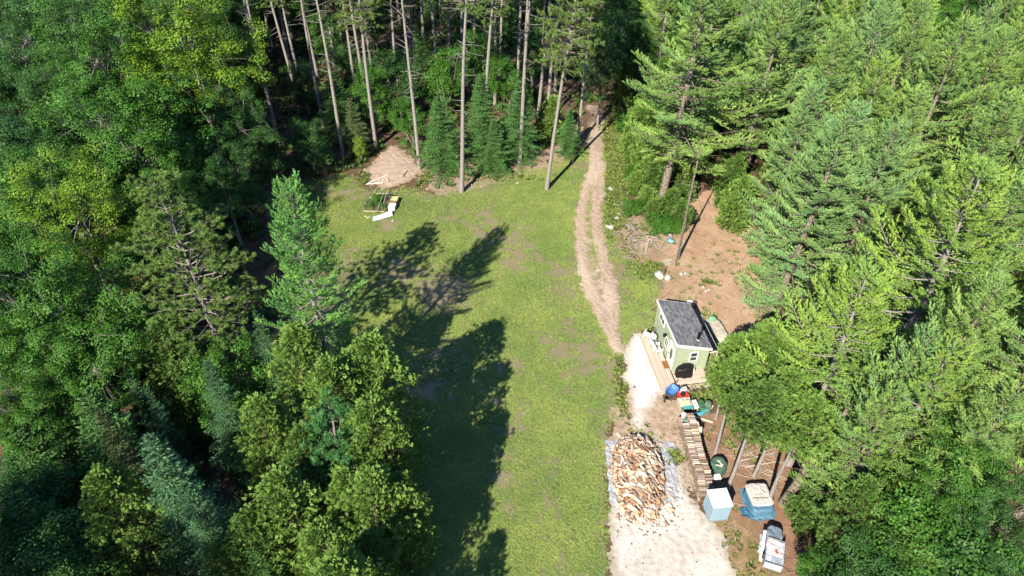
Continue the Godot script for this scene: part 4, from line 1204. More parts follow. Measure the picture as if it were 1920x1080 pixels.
	plant("maple", 21.9, -19.7, 11.5, "bright leafy tree in the lower right corner", 0.0, "", 0.90)
	plant("sapling", 20.5, -17.9, 9.0, "leafy tree left of the larger one in the lower right corner", 0.0, "", 1.05)
	plant("maple_dark", 22.8, -17.9, 10.5, "leafy tree at the right edge near the bottom", 0.0, "", 0.90)
	plant("cedar_green", 17.9, -19.8, 8.5, "shaded conifer right of the big mottled trunk", 0.0, "", 1.15)
	plant("cedar_green", 19.6, -20.3, 9.0, "shaded conifer in the middle of the dark thicket", 0.0, "", 1.20)
	plant("cedar_green", 19.6, -17.2, 8.0, "shaded conifer at the right of the dark thicket", 0.0, "", 1.30)
	plant("cedar_small_green", 17.3, -22.4, 4.0, "low bush at the foot of the big mottled trunk", 0.0, "", 1.10)
	plant("sapling", 16.4, -18.2, 3.6, "leafy bush hanging over the white trailer")
	plant("sapling_dark", 17.6, -16.6, 7.0, "shaded leafy tree at the bottom edge of the thicket", 0.0, "", 1.10)
	plant("sapling_dark", 21.9, -15.7, 9.0, "leafy tree at the very bottom right corner")
	plant("cedar_small", 13.2, -61.5, 4.5, "olive cedar bush beside the upper dirt track, between the two tall ones", 0.0, "", 1.30)
	plant("cedar_small_green", 14.6, -60.5, 5.5, "green cedar behind the bank at the upper dirt track", 0.0, "", 1.20)
	plant("cedar_small", 13.4, -59.2, 3.6, "low olive cedar above the white rock", 0.0, "", 1.40)
	plant("cedar_small_green", 15.6, -59.2, 5.5, "dark green cedar left of the tallest white pine", 0.0, "", 1.10)
	plant("cedar_small", 12.6, -55.3, 2.6, "spreading cedar bush behind the brush pile", 0.0, "", 1.60)
	plant("cedar_small_green", 15.2, -52.0, 3.4, "cedar bush with a shaded side left of the dead grey trunk", 0.0, "", 1.30)
	plant("cedar_small", 13.4, -66.9, 5.5, "yellow-green cedar on the bank where the track narrows", 0.0, "", 1.20)
	plant("cedar_green", 15.8, -71.5, 8.0, "tall olive cedar behind the bank where the track narrows")
	plant("cedar_small_green", 12.9, -53.2, 2.4, "low green bush over the brush pile", 0.0, "", 1.50)
	plant("shrub", 14.3, -51.3, 1.6, "leafy shrub right above the light blue bag", 0.0, "", 1.10)
	plant("cedar_green", 18.3, -61.3, 8.5, "cedar behind the tallest white pine")
	plant("shrub", 11.9, -60.3, 1.5, "leafy shrub at the track edge below the olive cedars", 0.0, "", 1.20)
	plant("shrub", 12.3, -69.5, 1.8, "pale shrub where the shadow of the leaning pine ends", 0.0, "", 1.20)
	plant("maple", -27.0, -25.6, 10.0, "low maple at the left edge in front of the dark spruces")
	plant("sapling_dark", -27.5, -32.5, 8.0, "dim sapling under the left edge maples", 0.0, "", 1.20)
	plant("cedar_green", -29.5, -29.0, 9.0, "olive cedar under the lower left edge maple", 0.0, "", 1.10)
	plant("sapling_dark", -22.5, -17.0, 7.0, "dim sapling behind the lone yellow cedar", 0.0, "", 1.20)
	plant("sapling_dark", -26.0, -20.5, 7.0, "dim sapling beside the corner spruce", 0.0, "", 1.20)
	plant("cedar_green", -27.7, -24.9, 8.0, "olive conifer at the left edge in front of the dim saplings", 0.0, "", 1.20)
	plant("spruce", -26.6, -23.6, 8.0, "dark spruce in front of the left edge conifer", 0.0, "", 1.20)
	plant("sapling_dark", -25.2, -18.2, 6.0, "dim sapling in the bottom left corner", 0.0, "", 1.20)

func build_trees() -> void:
	build_prototypes()
	rng.seed = 4242
	# bare-trunked red pines along the far end of the lawn, from left to right
	for t in [[-24.7, -66.7, 24, -0.01, "leftmost bare-trunked red pine of the far stand, its foot in shade"], [-25.1, -77.1, 24, -0.05, "bare red pine, left one of a close pair deep in the shade"], [-23.6, -75.0, 23, -0.03, "bare red pine, right one of a close pair deep in the shade"],
		[-17.7, -65.0, 25, 0.01, "tall grey bare pine left of the leafy sapling by the sandy patch"], [-17.6, -74.5, 24, 0.0, "thinner bare pine right behind the grey one left of the sandy patch"], [-14.4, -66.3, 25, 0.02, "bare pine with its foot at the left rim of the sandy patch"],
		[-9.4, -62.1, 25, 0.005, "bare pine standing at the right rim of the sandy patch"], [-4.9, -58.0, 26, 0.07, "tall bare pine with a clean grey trunk standing out on the lawn"], [-3.1, -68.9, 25, 0.08, "bare pine behind the tallest front spruce"],
		[0.8, -63.1, 26, 0.045, "bare pine in front of the spruce beside the round cedar"], [0.6, -77.5, 24, 0.02, "bare pine deep in the stand above the middle spruce"], [-8.3, -75.5, 24, -0.01, "bare pine behind the leftmost front spruce"],
		[3.0, -73.6, 24, 0.06, "bare pine, left one of two behind the round cedar"], [3.9, -72.4, 25, 0.05, "bare pine, right one of two behind the round cedar"]]:
		var o := plant("tall_pine", t[0], t[1], t[2], t[4], t[3], "bare-trunked pines of the far stand")
		o.set_meta("tall", true)
	turns["tall_pine"] = 2
	plant("tall_pine", 3.4, -58.5, 24, "leaning bare pine beside the dirt track throwing a long shadow across it", 0.09, "bare-trunked pines of the far stand")
	turns["tall_pine"] = 2
	plant("tall_pine", 7.0, -67.0, 21, "bare pine right beside the dirt track where it enters the forest", 0.03, "bare-trunked pines of the far stand")
	# the same stand deeper in the forest
	for t in [[-14.5, -84], [-9, -88], [-6.2, -84.5], [-6.9, -88], [-19, -88], [-17, -82], [-12, -94], [1.5, -86], [3.8, -90], [-2.5, -93], [-22.5, -92], [-28, -86], [-1.5, -84], [-24, -83], [-30, -95], [6, -98], [-6, -100], [-16, -101], [-20.5, -78.5], [-13.2, -76], [-16.2, -73.2], [-20.8, -70.5], [-11.5, -79], [-4.5, -80.5], [-7.5, -81.2], [1.8, -81], [5.2, -79.5], [-26.5, -71.5], [-2, -76.2]]:
		turns["tall_pine"] = rng.randi() % 2
		note(plant("tall_pine", t[0], t[1], R(22, 25), "bare pine trunk far back in the dark of the pine stand", R(-0.02, 0.04), "pine trunks far back in the stand"), "far bare pine trunk")
	plant_listed()
	# the cedar row whose bare trunks stand on red needles behind the firewood
	for t in [[13.25, -27.6, 9.6, "cedar with two thin trunks rising beside the green tarped mound"], [13.45, -24.95, 10.4, "cedar whose long thin trunk stands beside the pale blue cabin"], [15.3, -25.85, 10.2, "cedar with the straight trunk behind the blue tarped box"], [15.75, -24.0, 10.2, "cedar whose trunk rises from the right edge of the blue tarped box"],
		[15.0, -29.6, 10.2, "tallest cedar of the row, highest above the firewood"], [16.2, -28.4, 10.2, "cedar under the yellow-green pine at the back of the row"], [13.9, -30.4, 8.2, "low cedar at the left end of the row nearest the hut"], [14.9, -27.9, 9.6, "cedar with bare twigs in the middle of the row"]]:
		plant(["cedar_tall", "cedar_tall_green"][int(t[1] * 10) & 1], t[0], t[1], t[2], t[3], R(-0.03, 0.03), "cedar row behind the firewood", 1.1)
	# big pines that can be told by their trunks
	plant("pine_green", 13.7, -54.5, 24, "tallest white pine, beside the head of the shaded path", 0.05, "", 1.1)
	plant("pine_blue", 24.6, -64.0, 22, "white pine with a long pale bare trunk behind the shaded path", 0.03)
	plant("pine_blue", 19.8, -39.5, 18.5, "large bluish white pine at the edge of the red needle clearing", 0.06)
	plant("pine_yellow", 17.8, -26.8, 16.5, "broad yellow-green pine in front, on twin brown trunks", 0.0, "", 1.05)
	plant("pine_blue", 21.8, -44.8, 15, "bluish pine with drooping limbs behind the needle clearing", 0.04)
	special_trunks()
	fill_forest()

func special_trunks() -> void:
	# dead grey trunk standing in the needle clearing
	var t := thing("dead_tree", "dead grey trunk with bare twigs and a long shadow in the needle clearing", "dead tree", Vector3(14.3, 0, -47.6))
	var b := Buf.new(); trunk_into(b, 11.5, 0.13, 0.12, 7, 0.03); obj("trunk", b, M.bark_pale, t)
	for k in 16:
		var w := Buf.new(); var y := R(2.8, 11.0); var a := R(0, TAU); var l := R(0.5, 1.6)
		var d := Vector3(cos(a), R(-0.15, 0.3), sin(a))
		w.tube(PackedVector3Array([Vector3(0, y, 0), Vector3(0, y, 0) + d * l * 0.6, Vector3(0, y, 0) + (d + Vector3(R(-0.3, 0.3), 0.2, R(-0.3, 0.3))) * l]), PackedFloat32Array([0.025, 0.015, 0.005]), 4)
		w.tube(PackedVector3Array([Vector3(0, y, 0) + d * l * 0.5, Vector3(0, y, 0) + d * l * 0.5 + Vector3(R(-0.5, 0.5), R(0, 0.4), R(-0.5, 0.5)) * l]), PackedFloat32Array([0.012, 0.004]), 3)
		obj("dead_branch", w, M.bark_pale, t)
	# a second thin pole leaning on it
	var t1 := thing("dead_tree", "thin grey pole leaning beside the dead grey trunk", "dead tree", Vector3(14.1, 0, -47.3))
	b = Buf.new(); b.tube(PackedVector3Array([Vector3(0, 0, 0), Vector3(0.05, 3, -0.1), Vector3(0.1, 6, -0.15)]), PackedFloat32Array([0.07, 0.06, 0.03]), 6); obj("trunk", b, M.bark_pale, t1)
	# dead brown conifer on the right
	var t2 := thing("dead_tree", "dead brown conifer trunk with spiky bare branches in the right forest", "dead tree", Vector3(25.6, 0, -36.0))
	b = Buf.new(); b.tube(PackedVector3Array([Vector3.ZERO, Vector3(0.3, 5, 0), Vector3(0.7, 10, 0), Vector3(1.1, 15.2, 0)]), PackedFloat32Array([0.30, 0.25, 0.2, 0.1]), 8); obj("trunk", b, M.bark_brown, t2)
	for k in 40:
		var w := Buf.new(); var y := R(4, 15); var a := R(0, TAU); var p := Vector3(0.075 * y - 0.05, y, 0)
		w.tube(PackedVector3Array([p, p + Vector3(cos(a), R(-0.2, 0.25), sin(a)) * R(0.4, 1.5)]), PackedFloat32Array([0.035, 0.008]), 4)
		obj("dead_branch", w, M.bark_brown, t2)
	# big mottled trunk at the edge of the thicket and the thick grey one above it
	var t3 := thing("bare_tree", "thick mottled grey trunk leaning at the edge of the dark thicket", "tree trunk", Vector3(16.6, 0, -23.9))
	b = Buf.new(); b.tube(PackedVector3Array([Vector3(0, -0.2, 0), Vector3(0.1, 0.8, 0), Vector3(0.35, 3.2, 0.1), Vector3(0.75, 6.5, 0.1), Vector3(1.1, 9.0, 0.0)]), PackedFloat32Array([0.36, 0.28, 0.25, 0.2, 0.1]), 10); obj("trunk", b, M.bark_pale, t3)
	for k in 7:
		var w := Buf.new(); var y := R(2.5, 8.5); var a := R(0, TAU); var p := Vector3(0.115 * y, y, 0.08)
		w.tube(PackedVector3Array([p, p + Vector3(cos(a), R(0.0, 0.5), sin(a)) * R(0.5, 1.6)]), PackedFloat32Array([0.04, 0.01]), 4)
		obj("branch", w, M.bark_pale, t3)
	var t4 := thing("bare_tree", "pale thick trunk rising between the white pine limbs and the dark thicket", "tree trunk", Vector3(18.0, 0, -22.0))
	b = Buf.new(); b.tube(PackedVector3Array([Vector3(0, -0.2, 0), Vector3(0.2, 3.0, 0), Vector3(0.45, 6.0, 0), Vector3(0.8, 9.5, 0)]), PackedFloat32Array([0.28, 0.24, 0.2, 0.12]), 9); obj("trunk", b, M.bark_pale, t4)
	for k in 6:
		var w := Buf.new(); var y := R(4.5, 9); var a := R(0, TAU); var p := Vector3(0.08 * y, y, 0)
		w.tube(PackedVector3Array([p, p + Vector3(cos(a), R(0.0, 0.4), sin(a)) * R(0.8, 2.2)]), PackedFloat32Array([0.04, 0.01]), 4)
		obj("branch", w, M.bark_pale, t4)
	# white broken stub at the left edge
	var t5 := thing("broken_tree", "white broken birch stub among the maples at the left edge", "dead tree", Vector3(-37.6, 0, -49.0))
	b = Buf.new(); b.tube(PackedVector3Array([Vector3(0, -0.2, 0), Vector3(0.1, 6, 0), Vector3(-0.1, 11.8, 0), Vector3(-0.3, 12.6, 0.1)]), PackedFloat32Array([0.22, 0.2, 0.17, 0.04]), 8); obj("trunk", b, M.white, t5)
	# slim birch pair in the shade
	for q in [[-24.0, -62.9], [-23.5, -62.7]]:
		var t6 := thing("slim_tree", "slim pale trunk, one of a pair at the shaded far left corner of the lawn", "tree trunk", Vector3(q[0], 0, q[1]), 0.0, "slim pale trunk pair")
		b = Buf.new(); trunk_into(b, 6.0, 0.07, 0.2, 6, 0.03); obj("trunk", b, M.bark_pale, t6)

var noted := {}

func note(o: Node3D, what: String) -> void:
	# remember where a tree stands as seen from the clearing's high side, to describe it by its place among its like
	var p := o.position + Vector3(0, (8.0 if "trunk" in what else 0.8 * float(planted[-1].y)) - 38.7, 0)
	var a := deg_to_rad(41.4)
	var deep := -p.y * sin(a) - p.z * cos(a)
	var sx := p.x / deep / 0.72; var sy := (p.y * cos(a) - p.z * sin(a)) / deep / 0.41
	if absf(sx) > 1.05 or sy < -1.1: return
	var row: String = "top" if sy > 0.78 else "upper" if sy > 0.36 else "middle" if sy > -0.15 else "lower" if sy > -0.65 else "bottom"
	var col: String = "far left" if sx < -0.8 else "outer left" if sx < -0.55 else "left" if sx < -0.3 else "inner left" if sx < -0.1 else "central" if sx < 0.12 else "inner right" if sx < 0.4 else "outer right" if sx < 0.7 else "far right"
	var key := "%s|%s %s" % [what, row, col]
	if not noted.has(key): noted[key] = []
	noted[key].append([sx, o])

func write_notes() -> void:
	var ord := ["leftmost", "second", "third", "fourth", "fifth", "sixth", "seventh", "eighth", "ninth", "tenth", "eleventh", "twelfth", "thirteenth", "fourteenth", "fifteenth", "sixteenth", "seventeenth", "eighteenth", "nineteenth", "twentieth"]
	for key in noted:
		var l: Array = noted[key]
		l.sort_custom(func(q, w): return q[0] < w[0])
		var part: PackedStringArray = key.split("|")
		for i in l.size():
			var o: Node3D = l[i][1]
			var pos: String = "" if l.size() == 1 else "leftmost " if i == 0 else "rightmost " if i == l.size() - 1 else ord[mini(i, 19)] + " from left among "
			o.set_meta("label", "%s%s in the %s forest" % [pos, part[0] + ("s" if "among" in pos else ""), part[1]])

func fill_forest() -> void:
	# the rest of the forest: nothing tells these trees apart, they stand between and behind the listed ones
	var clear := [pv([-13.5, -5, -19, -27, -19, -47, -26, -57, -27, -66, -18, -64, -10, -72, 6, -68, 12, -76, 14, -66, 16, -60, 22, -60, 22, -37, 18.5, -33.5, 17.0, -27, 19, -24, 17, -18, 14, -5])]
	var road := strip([8, -66, 2.2, 7.2, -84, 2.0, 6.2, -100, 1.6])
	rng.seed = 9090
	var z := -12.0
	while z > -128.0:
		var x := -92.0
		while x < 92.0:
			var px := x + R(-1.7, 1.7); var pz := z + R(-1.7, 1.7)
			x += 3.9 if absf(px) < 26.0 and pz < -60.0 else 4.6
			if absf(px) > 0.72 * (absf(pz) + 18.0) + 2.0: continue
			var p := Vector2(px, pz)
			if poly_dist(p, clear[0]) > -0.5 or poly_dist(p, road) > -0.8: continue
			var near := 99.0
			for q in planted:
				near = minf(near, Vector2(q.x - px, q.z - pz).length() - (0.0 if q.y > 9.0 else -1.0))
			if near < 3.3: continue
			var dice := rng.randf()
			if pz > -31.0 and px < 0.0:
				if dice < 0.4: note(plant("spruce", px, pz, R(6, 8), "dark spruce filling the shade between the left forest trees", 0.0, "dark spruces in the left thicket"), "dark spruce")
				else: note(plant("sapling_dark", px, pz, R(5, 7.5), "dim leafy sapling in the shade of the left forest", 0.0, "dim saplings of the left thicket"), "dim leafy sapling")
			elif px < -24.0 or px < 14.0 and pz < -96.0 and px < -24.0:
				var far := px < -31.0 or pz < -68.0
				if dice < 0.55: note(plant("maple" if dice < 0.3 else "maple_dark", px, pz, R(10.5, 15) if far else R(8, 11), "leafy maple in the closed canopy of the left forest", 0.0, "maples of the left canopy"), "green maple" if dice < 0.3 else "dark maple")
				elif dice < 0.75: note(plant("sapling_dark", px, pz, R(7, 9), "dim leafy sapling in the shade of the left forest", 0.0, "dim saplings of the left thicket"), "dim leafy sapling")
				else: note(plant("cedar_green", px, pz, R(9, 12), "olive conifer in the closed canopy of the left forest", 0.0, "olive conifers of the left canopy"), "olive conifer")
			elif px < 14.0:
				if dice < 0.75: note(plant("sapling" if dice < 0.22 else "sapling_dark", px, pz, R(5.5, 8.5), "leafy sapling under the bare pines at the far end", 0.0, "saplings under the bare pines"), "bright sapling" if dice < 0.22 else "dim sapling")
				else: note(plant("spruce", px, pz, R(5, 7.5), "dark spruce under the bare pines at the far end", 0.0, "spruces under the bare pines"), "dark spruce")
			elif pz < -62.0 and dice < 0.35:
				note(plant("maple" if dice < 0.2 else "maple_dark", px, pz, R(12, 16), "leafy tree between the pines of the right forest", 0.0, "leafy trees of the right canopy"), "green leafy tree" if dice < 0.2 else "dark leafy tree")
			else:
				var h := R(14, 18.5) if px > 26.0 or pz < -60.0 else R(9, 13)
				var kind := rng.randi() % 4
				note(plant(["pine_green", "pine_blue", "pine_green", "pine_yellow"][kind], px, pz, h, "white pine in the closed canopy of the right forest", 0.0, "white pines of the right canopy"), ["light green white pine", "bluish white pine", "light green white pine", "yellow-green white pine"][kind])
		z -= 4.6
	write_notes()
	# trees behind the viewpoint whose shadows reach into the picture
	for q in [["cedar", -7.2, -22.6, 12], ["cedar", -7.6, -14.8, 11], ["cedar", -9.8, -25.2, 12], ["cedar_green", -10.5, -22.0, 10], ["cedar", -6.8, -19.0, 11], ["maple", -15, -3, 15], ["maple", -12.0, -4.5, 14], ["cedar", -6.5, -9.5, 11], ["maple_dark", -21, -8, 15], ["maple", -27, -14, 15], ["pine_green", 13.5, -2.5, 17], ["pine_blue", 15.0, -6.5, 14], ["pine_green", 18.5, -3.5, 17]]:
		plant(q[0], q[1], q[2], q[3], "tree of the forest edge below the viewpoint", 0.0, "forest edge below the viewpoint")

# ---------------------------------------------------------------- firewood, boxes and tarps
func split_log(l: float, r: float, kind: int) -> Buf:
	# a quarter or half of a round: pale split faces, bark on the round side
	var b := Buf.new()
	var pts := PackedVector2Array(); var span := [1.6, 2.2, PI][kind % 3] as float
	pts.push_back(Vector2(R(-0.02, 0.02), R(-0.02, 0.02)))
	for i in 5:
		var a := span * (i / 4.0) + R(-0.08, 0.08)
		pts.push_back(Vector2(cos(a), sin(a)) * r * R(0.9, 1.1))
	var ctr := Vector2.ZERO
	for p in pts: ctr += p / pts.size()
	var tw := R(-0.12, 0.12)
	for i in pts.size():
		var p := pts[i] - ctr; var q := pts[(i + 1) % pts.size()] - ctr
		var bark := i >= 1 and i < pts.size() - 1 and kind != 3
		var c := Color(0.50, 0.44, 0.40) if bark else Color(1, 1, 1) * R(0.86, 1.0); c.a = 1
		b.quad(Vector3(p.x, p.y, -l / 2), Vector3(p.rotated(tw).x, p.rotated(tw).y, l / 2), Vector3(q.rotated(tw).x, q.rotated(tw).y, l / 2), Vector3(q.x, q.y, -l / 2), c)
		b.tri(Vector3(0, 0, l / 2 + 0.004), Vector3(q.rotated(tw).x, q.rotated(tw).y, l / 2), Vector3(p.rotated(tw).x, p.rotated(tw).y, l / 2), Color(0.95, 0.9, 0.85))
		b.tri(Vector3(0, 0, -l / 2 - 0.004), Vector3(p.x, p.y, -l / 2), Vector3(q.x, q.y, -l / 2), Color(0.95, 0.9, 0.85))
	return b

func rough_log(l: float, r: float) -> Buf:
	var b := Buf.new()
	b.tube(PackedVector3Array([Vector3(0, 0, -l / 2), Vector3(0, 0, l / 2)]), PackedFloat32Array([r, r * 0.94]), 8, Color(0.5, 0.45, 0.42), true)
	return b

func drape(called: String, center: Vector3, turn: float, hx: float, hz: float, hh: float, flare: float, m: Material, col: Color, parent: Node3D, bumps := 0.05, top_tilt := 0.0, sq := 6.0) -> MeshInstance3D:
	# a sheet pulled over a load: flat top, sides falling to a crumpled skirt on the ground
	var b := Buf.new()
	var sd := R(0, 500)
	b.grid(16, 44, func(s, t):
		var an: float = -t * TAU
		var k: float = pow(pow(absf(cos(an)), sq) + pow(absf(sin(an)), sq), -1.0 / sq)
		var rr: float; var y: float
		if s < 0.45:
			rr = s / 0.45; y = hh + top_tilt * cos(an) * rr * k
		elif s < 0.8:
			var q: float = (s - 0.45) / 0.35
			rr = 1.0 + 0.10 * q; y = (hh + top_tilt * cos(an) * k) * (1.0 - q) + 0.03 * q
		else:
			var q: float = (s - 0.8) / 0.2
			rr = 1.10 + flare * q * (0.6 + 0.8 * absf(wob.get_noise_2d(t * 90.0 + sd, 3.0))); y = 0.03 + 0.04 * absf(fine.get_noise_2d(t * 40.0 + sd, q * 3.0))
		var x: float = cos(an) * k * hx * rr; var z: float = sin(an) * k * hz * rr
		var n1: float = fine.get_noise_2d(x * 1.6 + sd, z * 1.6); var n2: float = wob.get_noise_2d(x * 9.0 + sd, z * 9.0)
		var fold: float = bumps * (n1 + 0.6 * n2)
		if s >= 0.45: fold += bumps * 0.8 * sin(t * 70.0 + n2 * 5.0) * minf((s - 0.45) * 4.0, 1.0)
		return Vector3(x * (1.0 + fold * (0.4 if s > 0.45 else 0.0)), maxf(0.012, y + (fold if s < 0.8 else 0.02 * n1)), z * (1.0 + fold * (0.4 if s > 0.45 else 0.0))), func(_s, _t): return col, true)
	var o := obj(called, b, m, parent)
	if parent == null: o.position = center; o.rotation.y = turn
	else: o.transform = Transform3D(Basis(Vector3.UP, turn), center)
	return o

func sheet(pts: Array, thick: float, col: Color, amp: float, step := 14, sd := 0.0) -> Buf:
	# a crumpled sheet lying between four ground corners
	var b := Buf.new()
	b.grid(step, step, func(s, t):
		var p: Vector3 = (pts[0] as Vector3).lerp(pts[1], t).lerp((pts[3] as Vector3).lerp(pts[2], t), s)
		p.y += thick + amp * absf(fine.get_noise_2d(p.x * 2.2 + sd, p.z * 0.7)) + amp * 0.4 * absf(wob.get_noise_2d(p.x * 14 + sd, p.z * 14))
		p.x += 0.08 * fine.get_noise_2d(p.z * 1.3, sd + 4.0); p.z += 0.06 * fine.get_noise_2d(p.x * 1.3, sd + 9.0)
		return p, func(_s, _t): return col)
	return b

func build_yard() -> void:
	rng.seed = 555
	# silver tarp under the heap
	var tp := obj("ground_tarp", sheet([Vector3(6.15, 0, -28.55), Vector3(10.75, 0, -28.45), Vector3(10.2, 0, -24.0), Vector3(6.0, 0, -23.9)], 0.03, Color(0.36, 0.38, 0.41), 0.12, 60, 3.0), M.tarp)
	tag(tp, "crumpled silver-grey tarp spread under the heap of split firewood", "tarp")
	# logs: a few shapes shared by all
	var shapes := []
	for k in 8: shapes.append(split_log(R(0.34, 0.44), R(0.12, 0.17), k).mesh())
	var mats := [M.log_cream, M.log_cream, M.log_cream, M.log_tan, M.log_tan, M.log_orange, M.log_grey]
	var hill := func(x: float, z: float) -> float:
		var cx := lerpf(7.85, 8.15, (z + 22.7) / -6.2)
		var hx := lerpf(1.3, 1.58, clampf((-23.2 - z) / 2.5, 0.0, 1.0))
		var q := pow(absf((x - cx) / hx), 2.4) + pow(absf((z + 25.75) / 3.15), 3.0)
		return 0.85 * pow(maxf(0.0, 1.0 - q), 0.6) * (1.0 + 0.25 * wob.get_noise_2d(x * 7.0, z * 7.0))
	var inner: Array[Transform3D] = []; var icol := PackedColorArray()
	var spots := []
	var i := 0
	while spots.size() < 215 and i < 4000:
		i += 1
		var x := R(6.2, 10.0); var z := R(-29.0, -22.5)
		var h: float = hill.call(x, z)
		if h < 0.04 and rng.randf() > 0.06: continue
		var clash := false
		var lim := 0.20 if i < 2500 else 0.15
		for s in spots:
			if Vector2(s.x - x, s.z - z).length() < lim: clash = true; break
		if clash: continue
		spots.append(Vector3(x, h, z))
	for s in spots:
		var o := MeshInstance3D.new()
		o.mesh = shapes[rng.randi() % 8]; o.material_override = mats[rng.randi() % mats.size()]
		o.name = numbered("firewood_log"); add_child(o)
		var gx: float = (hill.call(s.x + 0.1, s.z) - hill.call(s.x - 0.1, s.z)) / 0.2; var gz: float = (hill.call(s.x, s.z + 0.1) - hill.call(s.x, s.z - 0.1)) / 0.2
		var nrm := Vector3(-gx, 1.3, -gz).normalized()
		var yaw := R(0, TAU) if rng.randf() < 0.5 else R(0.3, 1.1)
		var b := Basis(Quaternion(Vector3.UP, nrm)) * Basis(Vector3.UP, yaw) * Basis(Vector3(1, 0, 0), R(-0.3, 0.3)) * Basis(Vector3(0, 0, 1), R(0, TAU))
		o.transform = Transform3D(b * Basis.from_scale(Vector3(R(0.75, 1.15), R(0.75, 1.15), R(0.7, 1.25))), Vector3(s.x, s.y + 0.07, s.z))
		tag(o, "split firewood log lying in the loose heap on the silver tarp", "firewood log", "split logs heaped on the silver tarp")
	for k in 1500:
		var x := R(6.2, 10.0); var z := R(-29.0, -22.5); var h: float = hill.call(x, z)
		if h < 0.1: continue
		var y := h - R(0.05, 0.24)
		inner.append(Transform3D(Basis.from_euler(Vector3(R(-0.5, 0.5), R(0, TAU), R(0, TAU))), Vector3(x, maxf(0.06, y), z)))
		icol.push_back(Color(1, 1, 1) if rng.randf() < 0.5 else Color(0.8, 0.62, 0.48))
	var mm_mat: StandardMaterial3D = M.log_tan
	multi("heaped_firewood", "split logs underneath, filling the loose firewood heap on the silver tarp", "firewood", shapes[1], mm_mat, inner, icol)
	# stacked rows: whole length, two logs wide
	var st := thing("firewood_stack", "long double row of stacked split firewood beside the drive", "firewood stack", Vector3(0, 0, 0))
	var xs: Array[Transform3D] = []; var cs := PackedColorArray()
	var tops := 0
	for row in 2:
		for k in 44:
			var s := k / 43.0
			var z := lerpf(-30.05, -24.45, s)
			var x := lerpf(11.62, 11.95, s) + (-0.24 if row == 0 else 0.24)
			var hh := 0.95 + 0.12 * sin(s * 9.0) + (0.12 if row == 1 and s < 0.6 else 0.0)
			if s > 0.56 and row == 1: hh = 0.92
			if s < 0.14 and row == 0: hh = 0.55
			if s > 0.9: hh *= 0.7
			var b := Basis(Vector3.UP, PI / 2 + R(-0.09, 0.09)) * Basis(Vector3(0, 0, 1), R(0, TAU))
			var n := int(hh / 0.09)
			for q in n:
				xs.append(Transform3D(Basis(Vector3.UP, PI / 2 + R(-0.07, 0.07)) * Basis(Vector3(0, 0, 1), R(0, TAU)) * Basis.from_scale(Vector3(0.72, 0.72, 1.1)), Vector3(x + R(-0.03, 0.03), 0.07 + q * 0.09, z + R(-0.02, 0.02))))
				cs.push_back(Color(0.75, 0.7, 0.66) * R(0.8, 1.1))
			if tops < 84:
				tops += 1
				var o := obj("stacked_log", shapes[rng.randi() % 8], [M.log_tan, M.log_grey, M.log_grey, M.log_cream, M.log_grey][rng.randi() % 5], st)
				o.transform = Transform3D(b * Basis.from_scale(Vector3(0.62, 0.62, 1.12)), Vector3(x + R(-0.03, 0.03), 0.05 + n * 0.09 + R(-0.02, 0.02), z))
	var mm := MultiMesh.new(); mm.transform_format = MultiMesh.TRANSFORM_3D; mm.use_colors = true; mm.mesh = shapes[2]; mm.instance_count = xs.size()
	for q in xs.size(): mm.set_instance_transform(q, xs[q]); mm.set_instance_color(q, cs[q])
	var mi := MultiMeshInstance3D.new(); mi.multimesh = mm; mi.material_override = M.log_grey; mi.name = "stacked_logs"; st.add_child(mi); mi.set_meta("kind", "stuff")
	# pallet rails the stack stands on
	for q in [-0.42, 0.0, 0.42]:
		var b := Buf.new(); b.bar(Vector3(11.62 + q, 0.03, -30.1), Vector3(11.95 + q, 0.03, -24.4), 0.08, 0.05); obj("rail", b, M.board, st)
	# pale boards lying along the drive side of the stack
	for q in [[11.05, -28.6, 11.32, -25.4, "long pale board lying along the firewood stack, the one nearer to it"], [10.98, -28.2, 11.2, -24.8, "long pale board beside the firewood stack, the one nearer to the drive"]]:
		var b := Buf.new(); b.bar(Vector3(q[0], 0.035, q[1]), Vector3(q[2], 0.035, q[3]), 0.09, 0.03)
		tag(obj("board", b, M.deadwood), q[4], "board", "boards along the firewood stack")
	# square blocks on top of the stack
	var k0 := 0
	for q in [[12.12, 1.02, -29.15, 0.36, 0.1, "pale flat wood slab lying on the stack, farther of two"], [12.22, 1.04, -28.72, 0.42, -0.2, "pale flat wood slab lying on the stack, nearer of two"], [11.5, 0.80, -29.0, 0.5, 0.1, "yellowish split slab on the drive side of the stack"]]:
		var b := Buf.new(); b.box(Vector3.ZERO, Vector3(q[3], 0.16, q[3] * 0.8), Color(1, 0.95, 0.9))
		var o := obj("wood_slab", b, M.log_cream); o.position = Vector3(q[0], q[1], q[2]); o.rotation = Vector3(0.1, q[4], 0.06); tag(o, q[5], "wood slab", "slabs on the firewood stack")
	# green bag and white bucket on the stack
	var bag := Buf.new(); bag.ball(Vector3.ZERO, Vector3(0.30, 0.17, 0.27), Color(0.10, 0.20, 0.14), 9, 14)
	for v in bag.v.size(): bag.v[v] += bag.n[v] * 0.05 * fine.get_noise_3dv(bag.v[v] * 4.0)
	var bg := obj("bag", bag, M.tarp); bg.position = Vector3(11.72, 0.80, -29.62); tag(bg, "green plastic bag on the end of the firewood stack", "bag")
	var bk := thing("bucket", "white bucket beside the green bag on the firewood stack", "bucket", Vector3(11.52, 0.62, -30.1))
	var bkb := Buf.new(); bkb.tube(PackedVector3Array([Vector3(0, 0, 0), Vector3(0, 0.3, 0), Vector3(0, 0.31, 0)]), PackedFloat32Array([0.13, 0.16, 0.15]), 14, Color.WHITE, true); obj("body", bkb, M.white, bk)
